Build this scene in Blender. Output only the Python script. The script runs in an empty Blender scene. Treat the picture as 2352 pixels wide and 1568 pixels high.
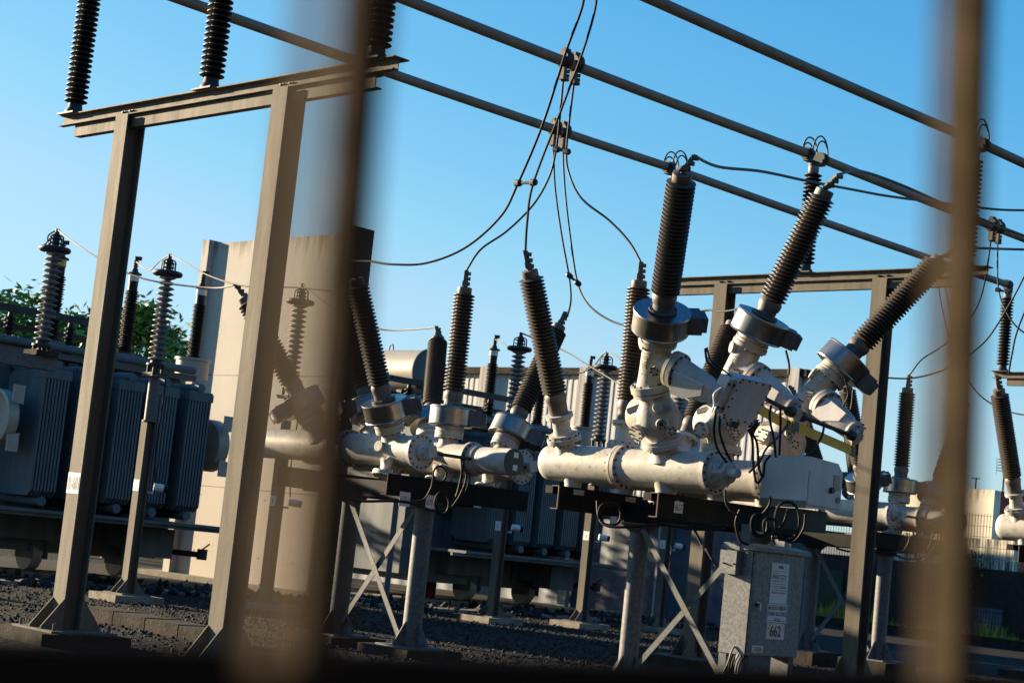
import bpy, bmesh, math, random
from math import sin, cos, pi, radians
from mathutils import Vector, Matrix
random.seed(7)
S = bpy.context.scene
COL = S.collection
V = Vector

# ------------------------------------------------------------------ camera geometry (measured on the photo, 2352 px wide)
F, PITCH, ROLL, AL, H = 4079.06, 0.1114, 0.104, 0.7807, 1.40
FW = V((-cos(AL)*cos(PITCH), sin(AL)*cos(PITCH), sin(PITCH)))
RH = V((sin(AL), cos(AL), 0)); UH = RH.cross(FW)
RR = RH*cos(ROLL) + UH*sin(ROLL); UU = -RH*sin(ROLL) + UH*cos(ROLL)
CAM = V((0, 0, H))
def ray(x, y): return FW + RR*((x-1176)/F) - UU*((y-784)/F)
def onD(x, y, d): return CAM + ray(x, y)*d
def onX(x, y, X): v = ray(x, y); return CAM + v*(X/v.x)
def onY(x, y, Y): v = ray(x, y); return CAM + v*(Y/v.y)
def onZ(x, y, Z): v = ray(x, y); return CAM + v*((Z-H)/v.z)
def depth(p): return (V(p)-CAM).dot(FW)

# ------------------------------------------------------------------ materials
MATS = {}; KA = .80
def mat(name, col, rough=.5, metal=0., var=.18, scale=6., col2=None, bump=0., bscale=40., streak=False, spec=.5, trans=0.):
    m = bpy.data.materials.new(name); m.use_nodes = True; nt = m.node_tree; N = nt.nodes; L = nt.links
    b = N['Principled BSDF']; b.inputs['Roughness'].default_value = rough; b.inputs['Metallic'].default_value = metal
    b.inputs['Specular IOR Level'].default_value = spec
    if trans: b.inputs['Transmission Weight'].default_value = trans
    tc = N.new('ShaderNodeTexCoord'); mp = N.new('ShaderNodeMapping'); L.new(tc.outputs['Object'], mp.inputs[0])
    if streak: mp.inputs['Scale'].default_value = (1, 1, .12)
    n = N.new('ShaderNodeTexNoise'); n.inputs['Scale'].default_value = scale; n.inputs['Detail'].default_value = 8; n.inputs['Roughness'].default_value = .65
    L.new(mp.outputs[0], n.inputs['Vector'])
    r = N.new('ShaderNodeValToRGB'); L.new(n.outputs['Fac'], r.inputs[0])
    c = V(col)*KA; d = V(col2)*KA if col2 else c*(1-var*2)
    r.color_ramp.elements[0].position = .32; r.color_ramp.elements[0].color = (*d, 1)
    r.color_ramp.elements[1].position = .62; r.color_ramp.elements[1].color = (*c, 1)
    L.new(r.outputs[0], b.inputs['Base Color'])
    mr = N.new('ShaderNodeMapRange'); mr.inputs[3].default_value = min(1, rough+.15); mr.inputs[4].default_value = max(.05, rough-.08)
    L.new(n.outputs['Fac'], mr.inputs[0]); L.new(mr.outputs[0], b.inputs['Roughness'])
    if name == 'white_enamel':        # specks of grime and chipped paint
        n4 = N.new('ShaderNodeTexNoise'); n4.inputs['Scale'].default_value = 14; n4.inputs['Detail'].default_value = 10; n4.inputs['Roughness'].default_value = .75; L.new(mp.outputs[0], n4.inputs['Vector'])
        r4 = N.new('ShaderNodeValToRGB'); r4.color_ramp.elements[0].position = .34; r4.color_ramp.elements[0].color = (.42, .36, .28, 1); r4.color_ramp.elements[1].position = .45; r4.color_ramp.elements[1].color = (1, 1, 1, 1); L.new(n4.outputs['Fac'], r4.inputs[0])
        mx4 = N.new('ShaderNodeMix'); mx4.data_type = 'RGBA'; mx4.blend_type = 'MULTIPLY'; mx4.inputs[0].default_value = .8; L.new(r.outputs[0], mx4.inputs[6]); L.new(r4.outputs[0], mx4.inputs[7]); L.new(mx4.outputs[2], b.inputs['Base Color'])
    if bump:
        n2 = N.new('ShaderNodeTexNoise'); n2.inputs['Scale'].default_value = bscale; n2.inputs['Detail'].default_value = 5
        L.new(tc.outputs['Object'], n2.inputs['Vector'])
        bp = N.new('ShaderNodeBump'); bp.inputs['Strength'].default_value = bump; bp.inputs['Distance'].default_value = .02
        L.new(n2.outputs['Fac'], bp.inputs['Height']); L.new(bp.outputs[0], b.inputs['Normal'])
    MATS[name] = m; return m
steel = mat('painted_steel', (.175, .148, .108), .7, 0, .1, 5, (.108, .092, .068), .1, 60, True, .2)
white = mat('white_enamel', (.58, .56, .51), .5, 0, .1, 2.6, (.36, .325, .26), .08, 30, spec=.35)
cream = mat('drive_cover_paint', (.66, .65, .62), .45, 0, .08, 7, (.55, .53, .49), .05, 40, True)
alum = mat('spun_aluminium', (.40, .385, .36), .3, 1.0, .1, 9, (.30, .28, .25))
channel_m = mat('shaded_channel', (.014, .0135, .013), .7, 0, .2, 6, spec=.15)  # frame steel blackened, the shade under the tanks put into its colour
porc = mat('brown_porcelain', (.064, .048, .034), .45, 0, .2, 12, (.042, .032, .023))
blackp = mat('black_porcelain', (.009, .0085, .0095), .55, 0, .2, 9, spec=.3)
base_br = mat('bushing_base', (.15, .12, .095), .5, 0, .2, 9)
darkst = mat('dark_steel', (.032, .031, .031), .6, .2, .2, 8)
galv = mat('galvanised_steel', (.145, .15, .15), .55, .2, .2, 26, (.08, .085, .09), spec=.25)
blued = mat('galvanised_leg', (.27, .28, .28), .45, .2, .15, 10, (.19, .2, .2), 0, 0, True)
tube_m = mat('busbar_aluminium', (.27, .225, .175), .6, .15, .15, 4, (.20, .165, .125), spec=.25)
cable = mat('bare_conductor', (.11, .10, .088), .6, .3, .02, 2)
rubber = mat('black_cable', (.016, .015, .015), .6, 0, .02, 2, spec=.2)
trafo = mat('transformer_paint', (.13, .155, .165), .6, 0, .12, 4, (.09, .11, .12), 0, 0, True, .25)
trafol = mat('conservator_paint', (.40, .37, .30), .45, 0, .08, 5, (.33, .30, .24))
greyp = mat('grey_polymer', (.21, .21, .22), .55, 0, .12, 12)
glass = mat('oil_sight_glass', (.75, .72, .66), .15, 0, .05, 5)
amber = mat('amber_oil', (.75, .42, .03), .15, 0, .05, 5)
yellow = mat('yellow_guard', (1.0, .50, .002), .5, 0, .1, 9)
blackpl = mat('black_plastic', (.012, .012, .013), .4, 0, .2, 9)
plate_w = mat('white_plate', (.74, .74, .74), .4, 0, .05, 9)
orangish = mat('faded_plate', (.74, .71, .66), .45, 0, .1, 9, (.70, .45, .22))
ink = mat('black_ink', (.012, .012, .013), .5, 0, .1, 9)
redink = mat('red_ink', (.40, .035, .03), .5, 0, .1, 9)
concrete = mat('concrete', (.055, .047, .035), .9, 0, .2, 5, (.018, .016, .013), .4, 25, spec=.1)
lconc = mat('pale_concrete', (.30, .265, .21), .9, 0, .2, 4, (.17, .15, .12), .3, 25, spec=.1)
stone = mat('stone', (.024, .0225, .020), .9, 0, .3, 3, (.010, .0095, .0085))
leafm = mat('leaf', (.12, .30, .04), .5, 0, .2, 2, (.04, .12, .018))
bark = mat('bark', (.07, .055, .04), .9, 0, .2, 9)
grassm = mat('grass', (.55, .46, .05), .6, 0, .2, 3, (.26, .26, .04))
barm = mat('fence_paint', (.125, .090, .054), .9, 0, .3, 60, spec=.04)
railm = mat('rail_paint', (.008, .008, .009), .95, 0, .1, 30, spec=0.)
redp = mat('red_plaster', (.50, .06, .045), .85, 0, .2, 2, (.34, .045, .035))
greend = mat('green_door', (.012, .09, .03), .5, 0, .2, 4)
bluet = mat('blue_sheet', (.14, .17, .20), .6, 0, .2, 4)
redpl = mat('red_plastic', (.25, .012, .015), .4, 0, .2, 4)
window_m = mat('amber_window', (.16, .105, .02), .2, 0, .2, 14)

def custom(name): 
    m = bpy.data.materials.new(name); m.use_nodes = True
    return m, m.node_tree.nodes, m.node_tree.links, m.node_tree.nodes['Principled BSDF']
def stained(name, base, stain, zt, zrange, xs=3.0, lo=.42, hi=.6):
    """wall with vertical run-off stains that start at its top edge (weathering marks)"""
    m, N, L, b = custom(name); b.inputs['Roughness'].default_value = .85
    tc = N.new('ShaderNodeTexCoord'); mp = N.new('ShaderNodeMapping'); mp.inputs['Scale'].default_value = (xs, xs, .18)
    L.new(tc.outputs['Object'], mp.inputs[0])
    n = N.new('ShaderNodeTexNoise'); n.inputs['Scale'].default_value = 2.2; n.inputs['Detail'].default_value = 9; n.inputs['Roughness'].default_value = .7; L.new(mp.outputs[0], n.inputs['Vector'])
    sx = N.new('ShaderNodeSeparateXYZ'); L.new(tc.outputs['Object'], sx.inputs[0])
    mr = N.new('ShaderNodeMapRange'); mr.inputs[1].default_value = zt-zrange; mr.inputs[2].default_value = zt; mr.inputs[3].default_value = -.16; mr.inputs[4].default_value = .16
    L.new(sx.outputs['Z'], mr.inputs[0])
    ad = N.new('ShaderNodeMath'); ad.operation = 'ADD'; L.new(n.outputs['Fac'], ad.inputs[0]); L.new(mr.outputs[0], ad.inputs[1])
    r = N.new('ShaderNodeValToRGB'); L.new(ad.outputs[0], r.inputs[0])
    r.color_ramp.elements[0].position = lo; r.color_ramp.elements[0].color = (*base, 1)
    r.color_ramp.elements[1].position = hi+.12; r.color_ramp.elements[1].color = (*stain, 1)
    n2 = N.new('ShaderNodeTexNoise'); n2.inputs['Scale'].default_value = 1.3; n2.inputs['Detail'].default_value = 6; L.new(tc.outputs['Object'], n2.inputs['Vector'])
    mx = N.new('ShaderNodeMix'); mx.data_type = 'RGBA'; mx.blend_type = 'MULTIPLY'; mx.inputs[0].default_value = .22
    L.new(r.outputs[0], mx.inputs[6]); L.new(n2.outputs['Fac'], mx.inputs[7]); L.new(mx.outputs[2], b.inputs['Base Color'])
    n3 = N.new('ShaderNodeTexNoise'); n3.inputs['Scale'].default_value = 30; L.new(tc.outputs['Object'], n3.inputs['Vector'])
    bp = N.new('ShaderNodeBump'); bp.inputs['Strength'].default_value = .15; bp.inputs['Distance'].default_value = .02; L.new(n3.outputs['Fac'], bp.inputs['Height']); L.new(bp.outputs[0], b.inputs['Normal'])
    return m
slabm = stained('firewall_render', (.45, .41, .345), (.13, .105, .06), 0.1, .8, 3, .52, .58)
dark_conc = stained('dark_concrete', (.075, .065, .052), (.03, .027, .022), .1, .9, 3, .45, .6)  # darker concrete tone for the right-hand end pilaster
plaster = stained('old_plaster', (.90, .79, .58), (.10, .09, .07), 0.2, 1.6, 1.6, .56, .62)
sheet = stained('corrugated_sheet', (.50, .49, .465), (.26, .235, .19), 0.2, .7, 3, .55, .66)
def zinc(name, c1, c2):
    m, N, L, b = custom(name); b.inputs['Roughness'].default_value = .42; b.inputs['Metallic'].default_value = .12; b.inputs['Specular IOR Level'].default_value = .3
    tc = N.new('ShaderNodeTexCoord'); v = N.new('ShaderNodeTexVoronoi'); v.inputs['Scale'].default_value = 45; L.new(tc.outputs['Object'], v.inputs['Vector'])
    sp = N.new('ShaderNodeSeparateColor'); L.new(v.outputs['Color'], sp.inputs[0])
    r = N.new('ShaderNodeValToRGB'); L.new(sp.outputs[0], r.inputs[0])
    r.color_ramp.elements[0].color = (*c1, 1); r.color_ramp.elements[1].color = (*c2, 1); L.new(r.outputs[0], b.inputs['Base Color'])
    return m
spangle = zinc('zinc_spangle', (.10, .105, .105), (.19, .19, .18))
def brickmat():
    m, N, L, b = custom('old_brick'); b.inputs['Roughness'].default_value = .9
    tc = N.new('ShaderNodeTexCoord'); mp = N.new('ShaderNodeMapping'); mp.inputs['Rotation'].default_value = (radians(90), 0, 0); L.new(tc.outputs['Object'], mp.inputs[0])
    t = N.new('ShaderNodeTexBrick'); t.inputs['Scale'].default_value = 3.2; t.inputs['Color1'].default_value = (.06, .036, .02, 1); t.inputs['Color2'].default_value = (.038, .024, .015, 1); t.inputs['Mortar'].default_value = (.022, .02, .016, 1)
    L.new(mp.outputs[0], t.inputs['Vector']); L.new(t.outputs['Color'], b.inputs['Base Color'])
    return m
brick = brickmat()
def gravelmat():
    m, N, L, b = custom('gravel_bed'); b.inputs['Roughness'].default_value = .95; b.inputs['Specular IOR Level'].default_value = .1
    tc = N.new('ShaderNodeTexCoord'); v = N.new('ShaderNodeTexVoronoi'); v.inputs['Scale'].default_value = 18; L.new(tc.outputs['Object'], v.inputs['Vector'])
    sp = N.new('ShaderNodeSeparateColor'); L.new(v.outputs['Color'], sp.inputs[0])
    r = N.new('ShaderNodeValToRGB'); L.new(sp.outputs[0], r.inputs[0])
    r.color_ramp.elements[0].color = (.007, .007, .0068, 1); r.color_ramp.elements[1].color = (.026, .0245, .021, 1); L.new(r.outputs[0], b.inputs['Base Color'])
    bp = N.new('ShaderNodeBump'); bp.inputs['Strength'].default_value = 1.; bp.inputs['Distance'].default_value = .03; bp.invert = True
    L.new(v.outputs['Distance'], bp.inputs['Height']); L.new(bp.outputs[0], b.inputs['Normal'])
    return m
gravelm = gravelmat()

# ------------------------------------------------------------------ mesh builder
def frame_of(d):
    d = V(d).normalized(); a = V((0, 0, 1)) if abs(d.z) < .9 else V((1, 0, 0))
    u = d.cross(a).normalized(); return u, d.cross(u).normalized(), d
class MB:
    def __init__(s, M=None): s.v = []; s.f = []; s.M = M
    def _add(s, vs, fs):
        o = len(s.v); s.v += [(s.M @ V(p)) if s.M else V(p) for p in vs]; s.f += [tuple(i+o for i in f) for f in fs]
    def para(s, o, a, b, c):
        o, a, b, c = V(o), V(a), V(b), V(c)
        if a.cross(b).dot(c) < 0: a, b = b, a
        s._add([o, o+a, o+a+b, o+b, o+c, o+a+c, o+a+b+c, o+b+c], [(3, 2, 1, 0), (4, 5, 6, 7), (0, 1, 5, 4), (1, 2, 6, 5), (2, 3, 7, 6), (3, 0, 4, 7)]); return s
    def box(s, x0, x1, y0, y1, z0, z1): return s.para((x0, y0, z0), (x1-x0, 0, 0), (0, y1-y0, 0), (0, 0, z1-z0))
    def cbox(s, c, u, v, w, su, sv, sw):
        c, u, v, w = V(c), V(u).normalized(), V(v).normalized(), V(w).normalized()
        return s.para(c-u*su/2-v*sv/2-w*sw/2, u*su, v*sv, w*sw)
    def lathe(s, p, d, prof, seg=24, u=None):
        p = V(p); u_, v_, d = frame_of(d); vs = []; fs = []
        for (h, r) in prof:
            for k in range(seg):
                a = 2*pi*k/seg; vs.append(p+d*h+(u_*cos(a)+v_*sin(a))*r)
        for i in range(len(prof)-1):
            for k in range(seg):
                k2 = (k+1) % seg; fs.append((i*seg+k, (i+1)*seg+k, (i+1)*seg+k2, i*seg+k2))
        fs.append(tuple(range(seg))); n = (len(prof)-1)*seg; fs.append(tuple(n+k for k in reversed(range(seg))))
        fs = [tuple(reversed(f)) for f in fs]
        s._add(vs, [tuple(reversed(f)) for f in fs]); return s
    def cyl(s, a, b, r, r2=None, seg=16):
        a, b = V(a), V(b); return s.lathe(a, b-a, [(0, r), ((b-a).length, r if r2 is None else r2)], seg)
    def prism(s, pts, o, u, v, w):
        """polygon pts in the (u,v) plane at o, extruded by vector w"""
        o, u, v, w = V(o), V(u), V(v), V(w); n = len(pts)
        A = [o+u*a+v*b for a, b in pts]
        s._add(A+[p+w for p in A], [tuple(reversed(range(n))), tuple(range(n, 2*n))]+[(i, (i+1) % n, n+(i+1) % n, n+i) for i in range(n)]); return s
    def sweep(s, pts, r, seg=8, closed=False):
        pts = [V(p) for p in pts]; n = len(pts); vs = []; fs = []
        t0 = (pts[1]-pts[0]).normalized(); u, v, _ = frame_of(t0)
        for i in range(n):
            if closed: t = (pts[(i+1) % n]-pts[i-1]).normalized()
            else: t = (pts[min(i+1, n-1)]-pts[max(i-1, 0)]).normalized()
            u = (u-t*u.dot(t)).normalized(); v = t.cross(u)
            for k in range(seg):
                a = 2*pi*k/seg; vs.append(pts[i]+(u*cos(a)+v*sin(a))*r)
        m = n if closed else n-1
        for i in range(m):
            j = (i+1) % n
            for k in range(seg):
                k2 = (k+1) % seg; fs.append((i*seg+k, i*seg+k2, j*seg+k2, j*seg+k))
        if not closed: fs += [tuple(reversed(range(seg))), tuple((n-1)*seg+k for k in range(seg))]
        s._add(vs, fs); return s
    def bolts(s, c, d, R, n, r=.016, h=.02, a0=.1):
        u, v, d = frame_of(d); c = V(c)
        for k in range(n):
            a = a0+2*pi*k/n; q = c+(u*cos(a)+v*sin(a))*R; s.lathe(q, d, [(0, r*.8), (h*.8, r*.8)], 6)
        return s
    def build(s, name, m, parent=None, smooth=35):
        root = parent
        while root is not None and root.parent is not None: root = root.parent
        off = V(root.location) if root is not None else V((0, 0, 0))
        me = bpy.data.meshes.new(name)
        if root is None:
            # a thing that is one mesh: its origin sits at the base of its bounds
            xs = [p.x for p in s.v]; ys = [p.y for p in s.v]; zs = [p.z for p in s.v]
            off = V(((min(xs)+max(xs))/2, (min(ys)+max(ys))/2, min(zs)))
        me.from_pydata([p-off for p in s.v], [], s.f); me.update()
        bm = bmesh.new(); bm.from_mesh(me); bmesh.ops.recalc_face_normals(bm, faces=bm.faces); bm.to_mesh(me); bm.free()
        if smooth:
            me.polygons.foreach_set('use_smooth', [True]*len(me.polygons)); me.set_sharp_from_angle(angle=radians(smooth))
        me.materials.append(m)
        o = bpy.data.objects.new(name, me); COL.objects.link(o)
        if parent is None: o.location = off
        else: o.parent = parent
        return o
def _merge(s, o, m):
    """adds the builder's faces (bolts and the like) to an existing part under a second material"""
    me = o.data; root = o
    while root.parent is not None: root = root.parent
    off = V(root.location); bm = bmesh.new(); bm.from_mesh(me); k = len(me.materials); me.materials.append(m)
    vs = [bm.verts.new(p-off) for p in s.v]; fs = []
    for f in s.f:
        try: q = bm.faces.new([vs[i] for i in f])
        except ValueError: continue
        q.material_index = k; q.smooth = False; fs.append(q)
    bmesh.ops.recalc_face_normals(bm, faces=fs); bm.to_mesh(me); bm.free()
MB.merge = _merge
def tag(o, label, cat, group=None, kind=None):
    if label: o['label'] = label
    if cat: o['category'] = cat
    if group: o['group'] = group
    if kind: o['kind'] = kind
    return o
def thing(name, loc, label, cat, group=None):
    o = bpy.data.objects.new(name, None); o.empty_display_size = .2; COL.objects.link(o); o.location = V(loc); return tag(o, label, cat, group)
def copy_tree(o, delta, label=None, group=None, skip=()):
    kids = {}
    for q in bpy.data.objects:
        if q.parent: kids.setdefault(q.parent, []).append(q)
    def rec(q, par):
        c = q.copy(); COL.objects.link(c)
        if par is not None: c.parent = par
        for k in kids.get(q, []):
            if k.name.split('.')[0] not in skip: rec(k, c)
        return c
    r = rec(o, None); r.location = V(o.location)+V(delta)
    if label: r['label'] = label
    if group: r['group'] = group
    return r
def text(body, origin, right, up, height, width, m, parent, name='lettering', font_bold=0):
    """lettering as a flat mesh centred on origin"""
    cu = bpy.data.curves.new(name, 'FONT'); cu.body = body; cu.size = 1; cu.align_x = 'CENTER'; cu.align_y = 'CENTER'; cu.offset = font_bold; cu.space_line = .95
    tmp = bpy.data.objects.new('tmp_text', cu); COL.objects.link(tmp)
    dg = bpy.context.evaluated_depsgraph_get(); me = bpy.data.meshes.new_from_object(tmp.evaluated_get(dg))
    bpy.data.objects.remove(tmp); bpy.data.curves.remove(cu)
    xs = [v.co.x for v in me.vertices]; ys = [v.co.y for v in me.vertices]
    cx, cy = (min(xs)+max(xs))/2, (min(ys)+max(ys))/2; sx = width/(max(xs)-min(xs)); sy = height/(max(ys)-min(ys))
    root = parent
    while root.parent is not None: root = root.parent
    right, up = V(right).normalized(), V(up).normalized()
    for v in me.vertices: v.co = V(origin)+right*((v.co.x-cx)*sx)+up*((v.co.y-cy)*sy)-V(root.location)
    me.name = name; me.materials.clear(); me.materials.append(m)
    o = bpy.data.objects.new(name, me); COL.objects.link(o); o.parent = parent; return o
def spline(pts, n=10):
    pts = [V(p) for p in pts]; out = []
    for i in range(len(pts)-1):
        p0 = pts[max(i-1, 0)]; p1 = pts[i]; p2 = pts[i+1]; p3 = pts[min(i+2, len(pts)-1)]
        for k in range(n):
            t = k/n; out.append(.5*((2*p1)+(p2-p0)*t+(2*p0-5*p1+4*p2-p3)*t*t+(3*p1-p0-3*p2+p3)*t**3))
    return out+[pts[-1]]
def sheds(L, n, rc, rs, z0=0., alt=0.):
    p = L/n; out = []
    for k in range(n):
        z = z0+k*p; r = rs-(alt if k % 2 else 0)
        out += [(z, rc), (z+.30*p, rc*.35+r*.65), (z+.42*p, r), (z+.55*p, r), (z+.78*p, rc*.6+r*.4), (z+.93*p, rc)]
    return out+[(z0+L, rc)]

# ------------------------------------------------------------------ world, sun, camera
EL, SAZ = radians(12.5), radians(196)          # sun direction, math angle from +X
sund = V((cos(SAZ)*cos(EL), sin(SAZ)*cos(EL), sin(EL)))
W = bpy.data.worlds.new('World'); S.world = W; W.use_nodes = True
wn = W.node_tree.nodes; wl = W.node_tree.links
sky = wn.new('ShaderNodeTexSky'); sky.sky_type = 'NISHITA'; sky.sun_disc = False
sky.sun_elevation = EL; sky.sun_rotation = pi/2-SAZ; sky.air_density = 1.0; sky.dust_density = .3; sky.ozone_density = 3.0; sky.altitude = 50
bg = wn['Background']; bg.inputs[1].default_value = .08
# clear evening sky: each channel of the model through its own power curve (deeper red falloff, softer blue)
EXPO = 1.85; STR = .05
sep = wn.new('ShaderNodeSeparateColor'); com = wn.new('ShaderNodeCombineColor'); wl.new(sky.outputs[0], sep.inputs[0])
def wmath(op, a, b):
    n_ = wn.new('ShaderNodeMath'); n_.operation = op
    for k_, v_ in enumerate((a, b)):
        if isinstance(v_, (int, float)): n_.inputs[k_].default_value = v_
        else: wl.new(v_, n_.inputs[k_])
    return n_.outputs[0]
for ch, (k, p, k2) in enumerate(((5.7, 1.8, .90), (1.80, .9, 1.18), (1.32, .45, 1.32))):
    u_ = wmath('MULTIPLY', sep.outputs[ch], .1)
    v_ = wmath('MINIMUM', wmath('MULTIPLY', wmath('POWER', u_, p), k), wmath('MULTIPLY', wmath('POWER', u_, .5 if ch < 2 else .45), k2))
    wl.new(wmath('MULTIPLY', v_, 1/(STR*2**EXPO)), com.inputs[ch])
bg.inputs[1].default_value = STR; wl.new(com.outputs[0], bg.inputs[0])
sl = bpy.data.lights.new('sun', 'SUN'); sl.energy = 5.0; sl.angle = radians(.5); sl.color = (1, .80, .55)
so = bpy.data.objects.new('sun', sl); COL.objects.link(so); so.rotation_euler = (-sund).to_track_quat('-Z', 'Y').to_euler(); so.location = (-20, -10, 30)
cd = bpy.data.cameras.new('camera'); cam = bpy.data.objects.new('camera', cd); COL.objects.link(cam); S.camera = cam
cd.sensor_fit = 'HORIZONTAL'; cd.sensor_width = 36; cd.lens = F/2352*36; cd.clip_start = .02; cd.clip_end = 5000
Mx = Matrix((RR, UU, -FW)).transposed().to_4x4(); Mx.translation = CAM; cam.matrix_world = Mx
cd.dof.use_dof = True; cd.dof.focus_distance = 19.0; cd.dof.aperture_fstop = cd.lens/15.0; cd.dof.aperture_blades = 0
S.view_settings.view_transform = 'Standard'; S.view_settings.look = 'None'; S.view_settings.exposure = EXPO; S.view_settings.gamma = 1
S.cycles.use_denoising = True; S.cycles.max_bounces = 6; S.cycles.sample_clamp_indirect = 3

# ------------------------------------------------------------------ ground
g = MB(); n = 40
vs = []
def gx(i): 
    t = (i/n)*2-1; return math.copysign(abs(t)**2.6*900, t)
for i in range(n+1):
    for j in range(n+1): vs.append((gx(i)-20, gx(j)+18, 0))
g._add(vs, [(i*(n+1)+j, (i+1)*(n+1)+j, (i+1)*(n+1)+j+1, i*(n+1)+j+1) for i in range(n) for j in range(n)])
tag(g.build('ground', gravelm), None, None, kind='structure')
def stones(name, fn, num, r0, r1, seed=1):
    rnd = random.Random(seed); m = MB()
    for _ in range(num):
        c = V(fn(rnd)); r = rnd.uniform(r0, r1); u = V((rnd.gauss(0, 1), rnd.gauss(0, 1), rnd.gauss(0, 1))).normalized(); a, b, d = frame_of(u)
        k1, k2, k3 = r*rnd.uniform(.7, 1.2), r*rnd.uniform(.6, 1.1), r*rnd.uniform(.5, .9)
        ps = [c+a*k1, c-a*k1, c+b*k2, c-b*k2, c+d*k3, c-d*k3]
        ps = [p+V((rnd.uniform(-1, 1), rnd.uniform(-1, 1), rnd.uniform(-1, 1)))*r*.25 for p in ps]
        m._add(ps, [(0, 2, 4), (2, 1, 4), (1, 3, 4), (3, 0, 4), (2, 0, 5), (1, 2, 5), (3, 1, 5), (0, 3, 5)])
    return tag(m.build(name, stone, None, 0), None, None, kind='stuff')
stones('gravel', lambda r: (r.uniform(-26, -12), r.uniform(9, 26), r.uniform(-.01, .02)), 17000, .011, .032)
# concrete track beams for the transformer wheels, along the row of bays
for X, w in ((-26.6, .7), (-24.2, .5)):
    m = MB()
    y = 6.
    while y < 34:
        l = 3.2; m.box(X-w/2, X+w/2, y, y+l-.03, -.1, .09 if X < -25 else .05); y += l
    tag(m.build('track_beam', lconc), None, None, kind='structure')
m = MB(); m.box(-33, -26.95, 6, 33, -.1, .03); tag(m.build('transformer_pad', concrete), None, None, kind='structure')
def rub(r):
    X = r.choice((-26.2, -24.55, -23.9)); return (X+r.gauss(0, .12), r.uniform(9, 32), r.uniform(.0, .08))
stones('rubble', rub, 900, .04, .12, 3)

# ------------------------------------------------------------------ busbar support frames
PX = (-16.15, -13.76, -11.38)
ZB, HI = 5.354, 1.501
ZBUS = ZB+HI
YL, YR, YF = 9.32, 18.89, 28.3
def hpost(m, x, y, z0, z1, w=.2146, tf=.016, tw=.012):
    for s in (-1, 1): m.box(x-w/2, x+w/2, y+s*w/2-(tf if s > 0 else 0), y+s*w/2+(tf if s < 0 else 0), z0, z1)
    m.box(x-tw/2, x+tw/2, y-w/2+tf, y+w/2-tf, z0, z1)
def make_frame(Y, label, sign=None):
    t = thing('busbar_gantry', (-13.7, Y, 0), label, 'gantry', 'steel frames under the busbars')
    for x in (-15.057, -12.524):
        m = MB(); hpost(m, x, Y, .12, 5.155); p = m.build('post', steel, t)
        f = MB()
        for s in (-1, 1):
            for e in (-1, 1):
                f.prism([(0, 0), (.22, 0), (.22, .02), (0, .29)], (x+e*.1073-(.012 if e > 0 else 0), Y+s*.1073, .135), (0, s, 0), (0, 0, 1), (.012, 0, 0))
        f.box(x-.36, x+.36, Y-.36, Y+.36, .115, .135)
        for sx in (-1, 1):
            for sy in (-1, 1): f.cyl((x+sx*.3, Y+sy*.3, .135), (x+sx*.3, Y+sy*.3, .2), .016, seg=8)
        f.build('base_plate', steel, p)
        c = MB(); c.prism([(-.5, -.46), (.44, -.5), (.5, .42), (.4, .5), (-.46, .48)], (x, Y, -.1), (1, 0, 0), (0, 1, 0), (0, 0, .214)); c.build('footing', concrete, p)
    def chan(m, x0, x1, yb, z0, z1, d, open_):          # C channel along X, web at yb, flanges towards open_ side
        y2 = yb+open_*d; lo, hi = min(yb, y2), max(yb, y2)
        m.box(x0, x1, min(yb, yb-open_*.009), max(yb, yb-open_*.009), z0, z1)
        m.box(x0, x1, lo, hi, z1-.011, z1); m.box(x0, x1, lo, hi, z0, z0+.011)
    m = MB(); chan(m, -16.287, -11.05, Y-.03, 5.158, 5.275, .056, -1); m.box(-16.287, -11.05, Y-.02, Y+.09, 5.264, 5.2749)
    b = m.build('crossbeam', steel, t)
    k = MB()
    for x in (-15.057, -12.524):
        for dx in (-.06, .07):
            k.cyl((x+dx, Y-.03, 5.195), (x+dx, Y-.075, 5.195), .012, seg=6); k.cyl((x+dx, Y-.03, 5.195), (x+dx, Y-.048, 5.195), .022, seg=6)
    k.merge(b, darkst)
    m = MB(); chan(m, -16.02, -11.3, Y-.036, 5.035, 5.1574, .07, 1); m.build('tie_channel', steel, t)
    if sign:
        s = MB(); x = -15.057; s.box(x-.107, x+.107, Y-.112, Y-.1085, 1.42, 1.62); sp = s.build('sign_plate', plate_w, t)
        text(sign, (x, Y-.114, 1.52), (1, 0, 0), (0, 0, 1), .135, .19, ink, sp, 'lettering', .02)
    return t
fl = make_frame(YL, 'tall steel frame with the white B-601 plate on its outer post, nearest the fence', 'B-601')
fr = make_frame(YR, 'steel frame standing behind the large white switchgear module, below the pipe joints')
ff = make_frame(YF, 'distant steel frame at the right edge with only a stub of beam showing')
for f, g_ in ((fl, 0), (fr, 0), (ff, 0)): f['group'] = 'steel frames under the busbars'

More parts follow.
